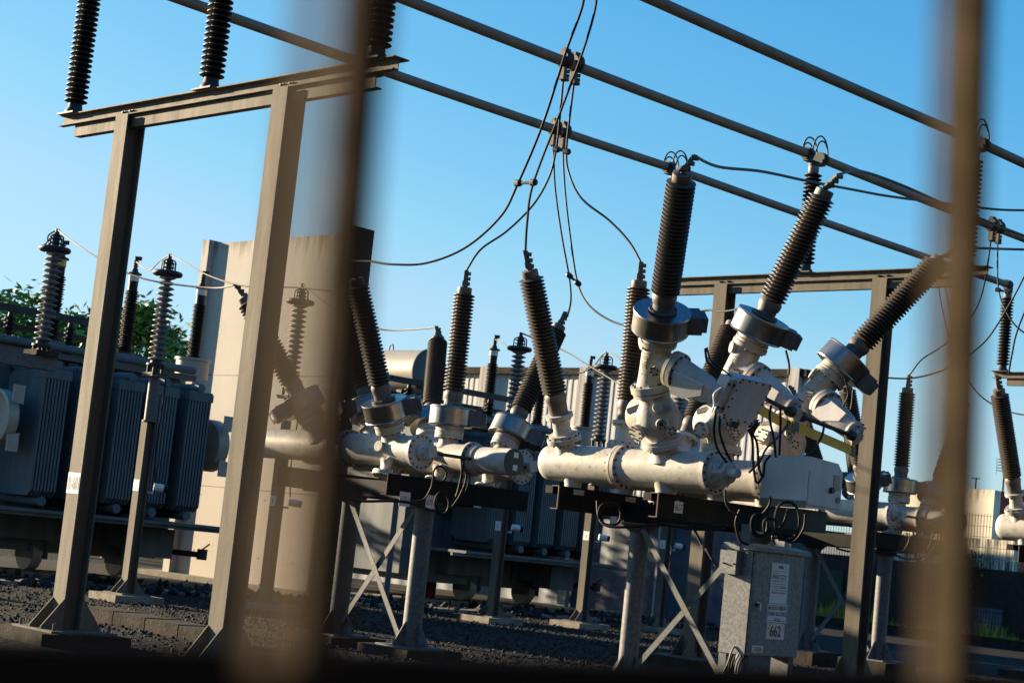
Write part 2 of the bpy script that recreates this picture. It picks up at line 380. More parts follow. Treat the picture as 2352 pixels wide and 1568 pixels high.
# post insulators
def make_insulator(x, Y, label):
    t = thing('post_insulator', (x, Y, 5.275), label, 'insulator', 'black post insulators on the frames')
    m = MB(); m.box(x-.15, x+.15, Y-.11, Y+.11, 5.276, 5.292); m.lathe((x, Y, 5.292), (0, 0, 1), [(0, .1), (.03, .098), (.06, .075), (.13, .068)], 20); m.build('base_flange', darkst, t)
    m = MB(); m.lathe((x, Y, 5.40), (0, 0, 1), sheds(1.22, 22, .068, .118), 28); m.build('shed_stack', blackp, t, 50)
    m = MB(); m.lathe((x, Y, 6.62), (0, 0, 1), [(0, .06), (.02, .072), (.09, .072), (.095, .05)], 16); m.build('cap', greyp, t)
    return t
pos_w = ('far left', 'middle', 'right-hand')
i0 = make_insulator(PX[0], YL, 'black ribbed insulator at the outer left end of the nearest steel frame')
copy_tree(i0, (PX[1]-PX[0], 0, 0), 'black ribbed insulator between the two posts of the B-601 frame')
copy_tree(i0, (PX[2]-PX[0], 0, 0), 'black ribbed insulator at the frame end partly hidden by the blurred left fence bar')
copy_tree(i0, (0, YR-YL, 0), 'black ribbed insulator carrying the lowest pipe, right behind the upright dark bushing')
copy_tree(i0, (PX[1]-PX[0], YR-YL, 0), 'black ribbed insulator carrying the middle pipe, behind the leaning dark bushing')
copy_tree(i0, (PX[2]-PX[0], YR-YL, 0), 'black ribbed insulator carrying the top pipe behind the blurred right fence bar')
copy_tree(i0, (0, YF-YL, 0), 'small far black insulator under the end of the lowest pipe at the right edge')

# busbar pipes
RT = .06
def pipe(x, y0, y1, label, sag=.0):
    m = MB(); pts = [V((x, y0+(y1-y0)*k/12, ZBUS-sag*4*(k/12)*(1-k/12))) for k in range(13)]; m.sweep(pts, RT, 20)
    o = m.build('busbar_pipe', tube_m); return tag(o, label, 'busbar pipe', 'grey busbar pipes overhead')
nm = ('lowest', 'middle', 'topmost')
for k, x in enumerate(PX):
    pipe(x, YL+.1, YR-.13, '%s of the three grey busbar pipes, left of its looped joint clamp' % nm[k], .03)
    pipe(x, YR+.13, YF+(.02 if k == 0 else -.1), '%s of the three grey busbar pipes, right of its looped joint clamp' % nm[k], .02)
def bus_clamp(x, Y, label, loops=True):
    t = thing('pipe_joint_clamp', (x, Y, ZB+1.37), label, 'pipe clamp', 'clamps with looped jumpers on the pipe joints')
    m = MB(); m.cyl((x, Y, ZB+1.36), (x, Y, ZB+1.42), .075, seg=16); m.box(x-.04, x+.04, Y-.2, Y+.2, ZB+1.40, ZB+1.43)
    for s in (-1, 1):
        m.box(x-.055, x+.055, Y+s*.15-.05, Y+s*.15+.05, ZB+1.43, ZBUS-.02)
        m.lathe((x, Y+s*.16-.055, ZBUS), (0, 1, 0), [(0, .082), (.11, .082)], 18)
        m.box(x-.11, x+.11, Y+s*.16-.03, Y+s*.16+.03, ZBUS-.02, ZBUS+.02)
    m.build('clamp_body', darkst, t)
    for s in (-1, 1):
        m = MB(); c = V((x+s*.085, Y, ZBUS)); pts = []
        for off, rr in ((-.05, .17), (.05, .13)):
            pass
        pts = [c+V((0, cos(a)*.17, .02+sin(a)*.24)) for a in [pi*k/16 for k in range(17)]]
        m.sweep(pts, .011, 8); pts = [c+V((s*.03, cos(a)*.13, .02+sin(a)*.17)) for a in [pi*k/16 for k in range(17)]]; m.sweep(pts, .011, 8)
        m.build('jumper_loop', cable, t)
    return t
bus_clamp(PX[0], YR, 'looped joint clamp on the lowest pipe above the upright dark bushing')
bus_clamp(PX[1], YR, 'looped joint clamp on the middle pipe above the leaning dark bushing')
bus_clamp(PX[2], YR, 'looped joint clamp on the top pipe behind the blurred right fence bar')
m = MB(); m.lathe((PX[0], YF-.09, ZBUS), (0, 1, 0), [(0, .085), (.12, .085), (.16, .06)], 16); m.box(PX[0]-.06, PX[0]+.06, YF-.06, YF+.06, ZB+1.36, ZBUS-.05)
tag(m.build('pipe_end_clamp', darkst), 'dark clamp closing the end of the lowest pipe at the right edge', 'pipe clamp')

# dropper clamps: pairs of collars with a hanging lug
TAPS = []
def tap(x, Y, label):
    t = thing('tap_clamp', (x, Y, ZBUS-.25), label, 'pipe clamp', 'tap clamps on the busbar pipes')
    m = MB(); m.lathe((x, Y-.055, ZBUS), (0, 1, 0), [(0, .09), (.015, .105), (.05, .105), (.055, .092), (.06, .105), (.095, .105), (.11, .09)], 18); m.box(x-.03, x+.03, Y-.05, Y+.05, ZBUS+.09, ZBUS+.125); m.build('collar', darkst, t)
    m = MB(); m.box(x-.035, x+.035, Y-.04, Y+.01, ZBUS-.24, ZBUS-.09)
    for z in (.14, .19, .235): m.cyl((x-.03, Y+.005, ZBUS-z), (x+.05, Y+.035, ZBUS-z), .022, seg=8)
    m.build('lug', steel, t)
    return t
taps = []
for x, Y, w in ((PX[0], 16.47, 'lowest'), (PX[1], 14.10, 'middle')):
    for s, e in ((-.09, 'left'), (.09, 'right')):
        taps.append(tap(x, Y+s, '%s of the paired tap clamps on the %s pipe where the wires cross' % (e, w)))
for x, Y, w in ((PX[1], 23.6, 'middle'),):
    for s, e in ((-.09, 'left'), (.09, 'right')):
        copy_tree(taps[0], V((x, Y+s, 0))-V((PX[0], 16.38, 0)), '%s of the paired tap clamps on the %s pipe beyond the right railing bar' % (e, w))

# ------------------------------------------------------------------ hybrid switchgear modules
TZ = 2.24
def rotx(a): return Matrix.Rotation(a, 4, 'X')
def bushing(parent, base, d, L, rs, n, term='plate', m=porc, rc=.6, name='bushing', collar0=.10, bend=None):
    base = V(base); d = V(d).normalized(); u, v, _ = frame_of(d)
    b = MB(); b.lathe(base+d*collar0, d, sheds(L, n, rs*.70, rs), 30); o = b.build(name, m, parent, 60)
    q = MB(); q.lathe(base, d, [(0, rs*.80), (collar0*.35, rs*.86), (collar0*.7, rs*.86), (collar0, rs*.74)], 26); q.build('base_ring', base_br, o)
    e = base+d*(collar0+L)
    q = MB(); q.lathe(e, d, [(-.005, rs*.62), (.005, rs*.66), (.07, rs*.66), (.075, rs*.6)], 20); q.lathe(e+d*.075, d, [(0, .022), (.05, .022)], 10); q.build('cap', base_br, o)
    tdir = V((0, 0, 1)) if bend is None else V(bend).normalized()
    p = e+d*.10; k = MB(); h = (d+tdir*.0).normalized() if bend is None else tdir
    a, c, _ = frame_of(h)
    k.cbox(p+h*.08, RH, h.cross(RH), h, .05, .05, .19)
    for s in (.02, .08, .14): k.cyl(p+h*s-RH*.012-FW*.02, p+h*s+RH*.055-FW*.02, .021, seg=8)
    k.cbox(p+h*.02-FW*.03, RH, h.cross(RH), h, .07, .05, .06)
    k.build('terminal_clamp', steel, o)
    return o, p+h*.17
def ctcollar(parent, c, d, r, h, boxdir, fl=.20):
    c = V(c); d = V(d).normalized(); m = MB()
    m.lathe(c, d, [(0, r*.6), (.0, r), (.012, r+.006), (.02, r), (h-.02, r), (h-.012, r+.008), (h, r+.004), (h-.004, r*.5)], 40); o = m.build('current_transformer', alum, parent)
    b = V(boxdir); b = (b-d*b.dot(d)).normalized(); w = d.cross(b)
    q = MB(); q.cbox(c+b*(r+.03)+d*h*.5, b, w, d, .16, .22, h*.82); q.cbox(c+b*(r+.13)+d*h*.5, b, w, d, .06, .18, h*.66); q.build('terminal_box', galv, o)
    q = MB(); q.cbox(c+b*(r+.162)+d*h*.5, b, w, d, .004, .08, h*.34); q.build('rating_plate', plate_w, o)
    q = MB(); q.lathe(c-d*.09, d, [(0, fl), (.035, fl+.004), (.037, fl-.01), (.05, fl-.01), (.052, fl), (.088, fl)], 32); q.bolts(c-d*.09, -d, fl*.86, 12, .014, .025); q.build('flange', white, o)
    q = MB(); q.lathe(c+d*(h+.001), d, [(0, .135), (.02, .135)], 28); q.bolts(c+d*(h+.02), d, .122, 10, .01, .012); q.lathe(c+d*(h+.02), d, [(0, .1), (.07, .1)], 24); q.build('neck', galv, o)
    return o
def tank_prof(x0, x1, r=.185, mid=None):
    p = [(0, .10), (.012, .14), (.04, r*.92), (.09, r*.985), (.14, r)]
    L = x1-x0
    return p+[(L, r)]
def seat(parent, M, c, d, r0, r1, L, fr, name='nozzle', fh=.05, bolts=12):
    """blended nozzle growing out of a vessel, closed by a bolted flange"""
    m = MB(M); m.lathe(c, d, [(0, r0*1.35), (L*.18, r0*1.16), (L*.4, r0*1.03), (L*.6, r0), (L-fh, r1), (L-fh, fr), (L-fh*.55, fr+.002), (L-fh*.5, fr-.008), (L-fh*.45, fr+.002), (L, fr)], 30)
    o = m.build(name, white, parent)
    b = MB(M); dd = V(d).normalized(); b.bolts(V(c)+dd*(L-fh), -dd, fr*.87, bolts, .013, .022); b.bolts(V(c)+dd*L, dd, fr*.87, bolts, .013, .016); b.merge(o, darkst); return o
def port(m, c, d, r, h=.05, n=8):
    m.lathe(c, d, [(0, r*.9), (h, r*.9), (h, r), (h+.03, r)], 20)

def module_A():
    t = thing('switchgear_module', (-11.4, 14.0, 0), 'large cream-white switchgear module at centre right with fanned brown bushings and yellow guard bar', 'switchgear', 'white high-voltage switchgear modules')
    XR = -11.02
    tops = {}
    for k, (Y, ang) in enumerate(((13.2, -25), (14.0, 0), (14.8, 25))):
        T = Matrix.Translation((XR, Y, TZ)); a = radians(ang); Rm = T @ rotx(-a)     # positive ang leans towards +Y
        # ---- horizontal vessel along X
        m = MB(T); x0, x1 = -1.62, .54
        m.lathe((x0, 0, 0), (1, 0, 0), tank_prof(x0, x1)+[(x1-x0, .205), (x1-x0+.045, .207)], 44)
        m.lathe((-.62, 0, 0), (1, 0, 0), [(0, .186), (0, .214), (.035, .216), (.037, .206), (.045, .206), (.047, .216), (.09, .214), (.09, .186)], 44)
        tank = m.build('tank', white, t)
        b = MB(T); b.bolts((-.53, 0, 0), (1, 0, 0), .2, 16, .016, .025); b.bolts((-.62, 0, 0), (-1, 0, 0), .2, 16, .016, .02); b.bolts((x1+.045, 0, 0), (1, 0, 0), .182, 16, .015, .012); b.merge(tank, darkst)
        m = MB(T); m.lathe((x1+.046, 0, 0), (1, 0, 0), [(0, .15), (.02, .15), (.05, .115), (.10, .11)], 30)
        m.cbox((x1+.15, 0, .0), (1, 0, 0), (0, 1, 1), (0, -1, 1), .12, .21, .17)
        m.lathe((x1+.2, 0, 0), (1, 0, 0), [(0, .1), (.02, .1), (.021, .075), (.03, .075)], 24); m.lathe((x1+.2, -.02, 0), (1, -.25, -.02), [(0, .045), (.15, .045), (.16, .036)], 18)
        m.build('drive_end_cap', white, tank)
        # ---- plain bushing stack at the left end
        seat(tank, Rm, (-1.30, 0, .13), (0, 0, 1), .1, .1, .16, .175)
        m = MB(Rm); m.lathe((-1.30, 0, .29), (0, 0, 1), [(0, .15), (.03, .15), (.031, .1), (.09, .088), (.2, .086), (.2, .14), (.24, .14)], 28); m.bolts((-1.3, 0, .49), (0, 0, -1), .12, 10, .013, .025); m.build('adapter', white, tank)
        m = MB(Rm); m.lathe((-1.30, 0, .53), (0, 0, 1), [(0, .095), (.12, .1)], 24); m.build('grey_neck', base_br, tank)
        bo, tp = bushing(t, Rm @ V((-1.30, 0, .65)), Rm.to_3x3() @ V((0, 0, 1)), 1.20, .126, 33)
        tops['L%d' % k] = tp
        seat(tank, T, (-1.22, 0, -.13), (0, 0, -1), .085, .085, .18, .12, 'drain_flange')
        seat(tank, T, (.0, -.0, -.13), (0, 0, -1), .1, .1, .2, .16, 'drain_flange')
        # ---- breaker column, right end
        seat(tank, Rm, (0, 0, .12), (0, 0, 1), .13, .13, .17, .2)
        m = MB(Rm); m.lathe((0, 0, .29), (0, 0, 1), [(0, .19), (.03, .19), (.031, .14), (.07, .155), (.15, .20), (.22, .215), (.32, .2), (.40, .16), (.47, .145), (.47, .19), (.50, .192), (.502, .18), (.512, .18), (.514, .205), (.58, .205)], 36)
        m.lathe((-.30, 0, .56), (1, 0, -.12), [(0, .1), (.02, .15), (.05, .17), (.25, .175), (.42, .17), (.5, .12)], 32)
        col = m.build('breaker_housing', white, t)
        q = MB(Rm)
        for dd, r, c in (((-.12, -1, -.1), .085, (-.09, -.17, .45)), ((.75, -.65, .0), .05, (.13, -.13, .52)), ((.9, -.4, -.1), .045, (.17, -.08, .44)), ((.6, -.5, .25), .05, (.12, -.12, .66))):
            q = MB(Rm); port(q, c, dd, r, .05); q.build('inspection_port', white, col)
        q = MB(Rm); q.cbox((-.16, -.13, .66), (1, .2, .3), (0, 1, .2), (0, 0, 1), .14, .05, .05); q.build('lifting_lug', white, col)
        q = MB(Rm); q.cbox((.17, -.1, .68), (1, .3, .35), (0, 1, .2), (0, 0, 1), .16, .06, .04); q.build('lifting_lug', white, col)
        q = MB(Rm)
        for dd, r, c, n in (((-.12, -1, -.1), .085, (-.09, -.17, .45), 8), ((.75, -.65, .0), .05, (.13, -.13, .52), 6), ((.9, -.4, -.1), .045, (.17, -.08, .44), 6)):
            dv = V(dd).normalized(); q.bolts(V(c)+dv*.08, dv, r*.78, n, .011, .018)
        q.bolts((0, 0, .87), (0, 0, 1), .175, 12, .014, .02); q.lathe(V((.13, -.13, .52))+V((.75, -.65, 0)).normalized()*.08, (.75, -.65, 0), [(0, .02), (.006, .02)], 12); q.merge(col, darkst)
        # ---- tilted upper part: cylinder, current transformer, bushing
        ti = radians((23, 26, 29)[k]); d = V((sin(ti), 0, cos(ti))); bdir = V((cos(ti), 0, -sin(ti))); s0 = V((.0, 0, .84))
        s1 = s0+d*(.46, .52, .52)[k]
        m = MB(Rm); m.lathe(s0, d, [(-.06, .15), (.0, .145), (.1, .14), ((s1-s0).length, .138), ((s1-s0).length, .18), ((s1-s0).length+.04, .182)], 34)
        m.lathe(s0+d*.28, bdir, [(.0, .15), (.06, .13), (.16, .125), (.2, .135), (.2, .175), (.235, .177), (.237, .165), (.245, .165), (.247, .177), (.29, .175)], 32)
        m.lathe(s0+d*.50+V((-.09, -.105, 0)), V((-.55, -.85, .1)), [(-.02, .06), (.04, .06)], 20); m.lathe(s0+d*.28+bdir*.1+V((0, -.11, -.02)), V((.2, -1, -.1)), [(0, .045), (.05, .045)], 16)
        up = m.build('disconnector_housing', white, t)
        q = MB(Rm); q.bolts(s0+d*.28+bdir*.29, bdir, .155, 12, .015, .02); q.bolts(s0+d*.28+bdir*.2, -bdir, .155, 12, .014, .02); q.bolts(s1, -d, .16, 10, .014, .02)
        q.bolts(s0+d*.28+bdir*.1+V((.01, -.16, -.02)), V((.2, -1, -.1)), .04, 6, .012, .02)
        q.merge(up, darkst)
        Rr0 = Rm.to_3x3(); nv = V((-.25, -.97, .0)); nv = (nv-d*nv.dot(d)).normalized()
        text('4/1680 H.1', Rm @ (s0+d*.27+nv*.149), Rr0 @ d, Rr0 @ nv.cross(d), .038, .24, ink, up)
        # drive arm: rounded top, flat cheek
        o = s0+d*.28+bdir*.29
        prof = [(-.13, -.15)]+[(.12*cos(pi-pi*i/10), .02+.13*sin(pi*i/10)) for i in range(11)]+[(.13, -.15)]
        yv = V((0, 1, 0)); m = MB(Rm)
        A = [o+yv*a+d*b for a, b in prof]; o2 = o+bdir*.36-d*.02; B = [o2+yv*a*.85+d*b*.72 for a, b in prof]; o3 = o+bdir*.45-d*.03; Cc = [o3+yv*a*.6+d*b*.5 for a, b in prof]; nn = len(prof)
        m._add(A+B+Cc, [tuple(reversed(range(nn))), tuple(range(2*nn, 3*nn))]+[(j*nn+i, j*nn+(i+1) % nn, (j+1)*nn+(i+1) % nn, (j+1)*nn+i) for j in (0, 1) for i in range(nn)])
        arm = m.build('drive_arm', white, t)
        q = MB(Rm); q._add([o-yv*.142+d*.06-bdir*-.02, o-yv*.118+d*.05+bdir*.35, o-yv*.118-d*.06+bdir*.35, o-yv*.13-d*.17+bdir*.17, o-yv*.142-d*.17+bdir*.02,
                        o-yv*.10+d*.06+bdir*.02, o-yv*.09+d*.05+bdir*.35, o-yv*.09-d*.06+bdir*.35, o-yv*.10-d*.17+bdir*.17, o-yv*.10-d*.17+bdir*.02],
                       [(0, 1, 2, 3, 4), (9, 8, 7, 6, 5), (0, 5, 6, 1), (1, 6, 7, 2), (2, 7, 8, 3), (3, 8, 9, 4), (4, 9, 5, 0)]); q.build('cheek_plate', cream, arm)
        if k == 0:
            q = MB(Rm); q.lathe(o+bdir*.44-d*.03, bdir, [(0, .09), (.06, .09)], 16); q.build('gearbox', white, arm)
            d0 = V((sin(radians(26)), 0, cos(radians(26)))); b0 = V((cos(radians(26)), 0, -sin(radians(26)))); c = onD(1716, 922, 16.55)
            q = MB(); q.cbox(c-b0*.09, b0, yv, d0, .15, .46, .40); q.cbox(c-b0*.006, b0, yv, d0, .014, .49, .43); q.cbox(c-b0*.09-yv*.29, b0, yv, d0, .12, .12, .34); bx = q.build('drive_box', cream, t)
            q = MB()
            for i in range(5):
                for sg in (-1, 1):
                    q.lathe(c+yv*(-.21+.105*i)+d0*sg*.198, b0, [(0, .009), (.012, .009)], 6); q.lathe(c+yv*sg*.23+d0*(-.17+.085*i), b0, [(0, .009), (.012, .009)], 6)
            for sy, sd in ((-.33, .12), (-.26, .12), (-.33, -.12), (-.26, -.12)): q.lathe(c-b0*.03+yv*sy+d0*sd, b0, [(0, .014), (.016, .014)], 6)
            q.merge(bx, darkst)
            q = MB(); q.cyl(c-b0*.06+yv*.05-d0*.2, c-b0*.06+yv*.05-d0*.29, .05, seg=12); q.build('cable_gland', galv, bx)
            drive_c = c-b0*.06+yv*.22+d0*.06
        else:
            c = o+bdir*.5-d*.03; q = MB(Rm); q.lathe(c-bdir*.02, bdir, [(0, .11), (.03, .11), (.05, .08)], 18); q.prism([(-.06, -.03), (-.03, -.07), (.03, -.07), (.06, -.03), (.06, .03), (.03, .07), (-.03, .07), (-.06, .03)], c+bdir*.03-d*.04, yv, d, bdir*.07); bx = q.build('gearbox', white, arm)
            q = MB(Rm); q.bolts(c+bdir*.03+d*.06, bdir, .05, 5, .01, .03); q.merge(bx, darkst)
            tops['G%d' % k] = Rm @ (c+bdir*.06-d*.04)
        Rr = Rm.to_3x3(); dw = Rr @ d; cc = Rm @ (s1+d*.13)
        ctcollar(t, cc, dw, .268, .215, Rr @ V((.62, .72, -.1)), .17)
        bo, tp = bushing(t, cc+dw*.30, dw, 1.12, .136, 29, bend=Rr @ V((.75, .1, .75)) if k != 0 else V((.35, .35, .8)))
        tops['R%d' % k] = tp
    # ---- coupling rods and yellow guard
    m = MB(); P = [drive_c, tops['G1'], tops['G2']]
    for a, b in ((0, 1), (1, 2)):
        p, q = P[a], P[b]; dv = (q-p).normalized(); m.cyl(p+dv*.03, q-dv*.03, .022, seg=12); m.lathe(q-dv*.16, dv, [(0, .02), (.03, .05), (.1, .055), (.14, .03)], 14)
        if a: m.lathe(p+dv*.04, dv, [(0, .03), (.04, .055), (.1, .05), (.13, .02)], 14)
    m.build('coupling_rod', darkst, t)
    dn = V((0, 0, -.16)); m = MB()
    for a, b in ((0, 1), (1, 2)):
        p, q = P[a]+dn, P[b]+dn+V((0, 0, -.03)); dv = (q-p); wv = dv.normalized().cross(V((0, 0, 1))).normalized()
        m.para(p-wv*.02, dv, wv*.012, V((0, 0, .095)))
        m.para(q-wv*.024-dv.normalized()*.04, dv.normalized()*.07, wv*.012, V((0, 0, .17)))
    gd = m.build('guard_bar', yellow, t)
    m = MB()
    for a, b, fs in ((0, 1, (.80, .94)), (1, 2, (.02, .97))):
        p, q = P[a]+dn, P[b]+dn+V((0, 0, -.03)); dv = (q-p); wv = dv.normalized().cross(V((0, 0, 1))).normalized()
        for f in fs: MB().para(p-wv*.027+dv*f-V((0, 0, .004)), dv.normalized()*.06, wv*.026, V((0, 0, .093))).build('black_band', blackpl, gd)
    # ---- support frame: two channels along Y, cross members, round legs, braces
    XA, XB = -12.15, -10.86
    fs = []
    for X in (XA, XB):
        m = MB(); m.box(X-.1, X+.0, 12.92, 15.15, 1.99, 2.0); m.box(X-.1, X, 12.92, 15.15, 1.765, 1.775); m.box(X-.012, X, 12.92, 15.15, 1.775, 1.99)
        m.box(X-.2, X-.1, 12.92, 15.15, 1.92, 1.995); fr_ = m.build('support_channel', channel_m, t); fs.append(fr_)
        q = MB(); q.box(X-.1, X-.0121, 12.905, 12.919, 1.765, 1.775); q.box(X-.1, X-.0121, 12.905, 12.919, 1.99, 2.0); q.box(X-.012, X, 12.905, 12.919, 1.765, 2.0); q.build('channel_lip', steel, fr_)
    m = MB(); m.box(XB+.001, XB+.004, 13.15, 13.28, 1.83, 1.94); sp = m.build('sign_plate', plate_w, t); text('662-T', (XB+.006, 13.215, 1.885), (0, 1, 0), (0, 0, 1), .06, .11, ink, sp)
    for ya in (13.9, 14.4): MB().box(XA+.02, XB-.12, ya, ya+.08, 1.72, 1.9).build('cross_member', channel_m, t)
    LEG = ((-11.98, 14.0), (-10.5, 14.0))
    for X, Y in LEG:
        m = MB(); m.cyl((X, Y, .1), (X, Y, 1.70), .1, seg=28); m.lathe((X, Y, 1.62), (0, 0, 1), [(0, .1), (.08, .2), (.1, .2)], 24); lg = m.build('leg', blued if X < -20 else galv, t)
        f = MB(); f.box(X-.25, X+.25, Y-.25, Y+.25, .1, .12)
        for s in (-1, 1):
            f.prism([(.09, 0), (.24, 0), (.24, .02), (.095, .26)], (X, Y-.006, .12), (s, 0, 0), (0, 0, 1), (0, .012, 0)); f.prism([(.09, 0), (.24, 0), (.24, .02), (.095, .26)], (X-.006, Y, .12), (0, s, 0), (0, 0, 1), (.012, 0, 0))
        f.build('base_plate', galv, lg)
        c = MB(); c.box(X-.4, X+.4, Y-.4, Y+.4, -.1, .1); c.build('footing', concrete, lg)
    for s, (a, b) in enumerate((((-11.85, 13.88, 1.66), (-10.62, 13.88, .22)), ((-10.62, 13.96, 1.62), (-11.86, 13.96, .25)))):
        m = MB(); dv = (V(b)-V(a)); wv = dv.cross(V((0, 1, 0))).normalized(); m.para(V(a)-wv*.032, dv, wv*.064, V((0, .007, 0))); m.para(V(a)-wv*.032, dv, wv*.007, V((0, .05, 0))); m.build('brace', galv, t)
    # ---- operating mechanism cabinet (white, chamfered) at the +X side
    c = onD(1856, 1100, 16.4); zt, zb = onD(1856, 1047, 16.4).z, onD(1856, 1168, 16.4).z; xa = onY(1748, 1100, c.y).x; yb = onX(1933, 1115, c.x).y
    m = MB(); pf = [(c.y, zb), (yb, zb+.03), (yb, zt-.10), (yb-.08, zt-.02), (c.y+.05, zt), (c.y, zt)]
    m.prism(pf, (xa, 0, 0), (0, 1, 0), (0, 0, 1), (c.x-xa, 0, 0)); mc = m.build('mechanism_cabinet', cream, t)
    q = MB(); q.box(c.x+.001, c.x+.014, c.y+.012, yb-.015, zb+.04, zt-.12); q.build('door', cream, mc)
    q = MB(); q.box(c.x+.0141, c.x+.02, yb-.155, yb-.06, zt-.27, zt-.13); q.build('sight_window', window_m, mc)
    q = MB(); q.lathe((c.x+.0141, yb-.19, zt-.28), (1, 0, 0), [(0, .03), (.035, .027)], 14); q.build('knob', blackpl, mc)
    q = MB(); q.lathe((c.x+.0141, yb-.07, zb+.12), (1, 0, 0), [(0, .03), (.012, .03)], 16); q.build('vent_disc', greyp, mc)
    q = MB(); q.box(xa+.02, c.x-.004, c.y-.012, c.y-.001, zb+.002, zb+.07); q.build('drip_sill', lconc, mc)
    m = MB(); m.box(xa+.08, c.x-.08, c.y+.06, yb-.08, zb-.2, zb-.002); m.build('mounting_bracket', darkst, t)
    # ---- control cables hanging from the drives and coiled under the frame
    def pc(pts, d0, d1, r=.012, mt=rubber):
        P = [onD(x, y, d0+(d1-d0)*i/(len(pts)-1)) for i, (x, y) in enumerate(pts)]; m = MB(); m.sweep(spline(P, 8), r, 7); m.build('control_cable', mt, t)
    pc([(1645, 945), (1640, 990), (1648, 1030), (1668, 1060), (1680, 1075)], 16.5, 16.6)
    pc([(1655, 950), (1653, 990), (1665, 1030), (1680, 1060)], 16.5, 16.6)
    pc([(1718, 985), (1728, 1010), (1730, 1060), (1735, 1100), (1742, 1108), (1750, 1095)], 16.3, 16.3)
    pc([(1722, 985), (1738, 1015), (1742, 1060), (1745, 1080), (1752, 1095), (1755, 1080), (1758, 1060), (1770, 1045)], 16.3, 16.3)
    pc([(1772, 930), (1768, 960), (1778, 1010), (1782, 1050)], 16.4, 16.4)
    pc([(1792, 935), (1793, 970), (1790, 1045)], 16.4, 16.4)
    pc([(1815, 965), (1790, 1000), (1760, 1030), (1745, 1060), (1720, 1085)], 16.4, 16.4, .011, cable)
    pc([(1893, 975), (1888, 1000), (1870, 1030), (1845, 1050)], 17.3, 16.8)
    pc([(1620, 800), (1625, 830), (1645, 850), (1660, 870), (1680, 880)], 16.6, 16.4)
    pc([(1624, 798), (1632, 826), (1655, 845), (1672, 858), (1685, 872)], 16.6, 16.4, .009)
    pc([(1805, 805), (1812, 835), (1812, 860)], 17.2, 17.1)
    pc([(1960, 895), (1958, 920), (1955, 940)], 18., 18.)
    pc([(1940, 870), (1948, 905), (1935, 935)], 18., 18., .008)
    pc([(1657, 890), (1640, 905), (1640, 930), (1635, 945)], 16.2, 16.2, .008, plate_w)
    for (cx, cy, rx, ry, dd) in ((1400, 1180, 26, 27, 17.2), (1403, 1183, 23, 24, 17.2), (1744, 1205, 19, 27, 15.9), (1747, 1206, 16, 24, 15.9), (1768, 1208, 15, 20, 15.8), (1808, 1195, 28, 45, 15.9)):
        m = MB(); m.sweep([onD(cx+rx*cos(2*pi*i/28), cy+ry*sin(2*pi*i/28)+2*sin(6*pi*i/28), dd) for i in range(28)], .013, 7, True); m.build('control_cable', rubber, t)
    pc([(1372, 1150), (1375, 1185), (1390, 1205), (1430, 1210), (1520, 1205), (1600, 1215), (1665, 1212)], 17.3, 16.8, .014)
    pc([(1505, 1200), (1560, 1208), (1620, 1210), (1670, 1205)], 17., 16.8, .014)
    pc([(1590, 1205), (1612, 1250), (1625, 1265), (1645, 1300)], 16.9, 16.6, .014)
    pc([(1665, 1125), (1670, 1160), (1700, 1185), (1735, 1190), (1760, 1170), (1770, 1150), (1769, 1140)], 16.2, 16., .011)
    pc([(1700, 1170), (1690, 1200), (1700, 1240), (1720, 1250)], 16.2, 16.2, .013)
    pc([(1810, 1170), (1800, 1200), (1775, 1230), (1780, 1250)], 15.9, 15.9, .012)
    pc([(1850, 1180), (1845, 1215), (1820, 1245), (1790, 1230), (1765, 1210)], 16, 16, .011)
    return t, tops
modA, topsA = module_A()

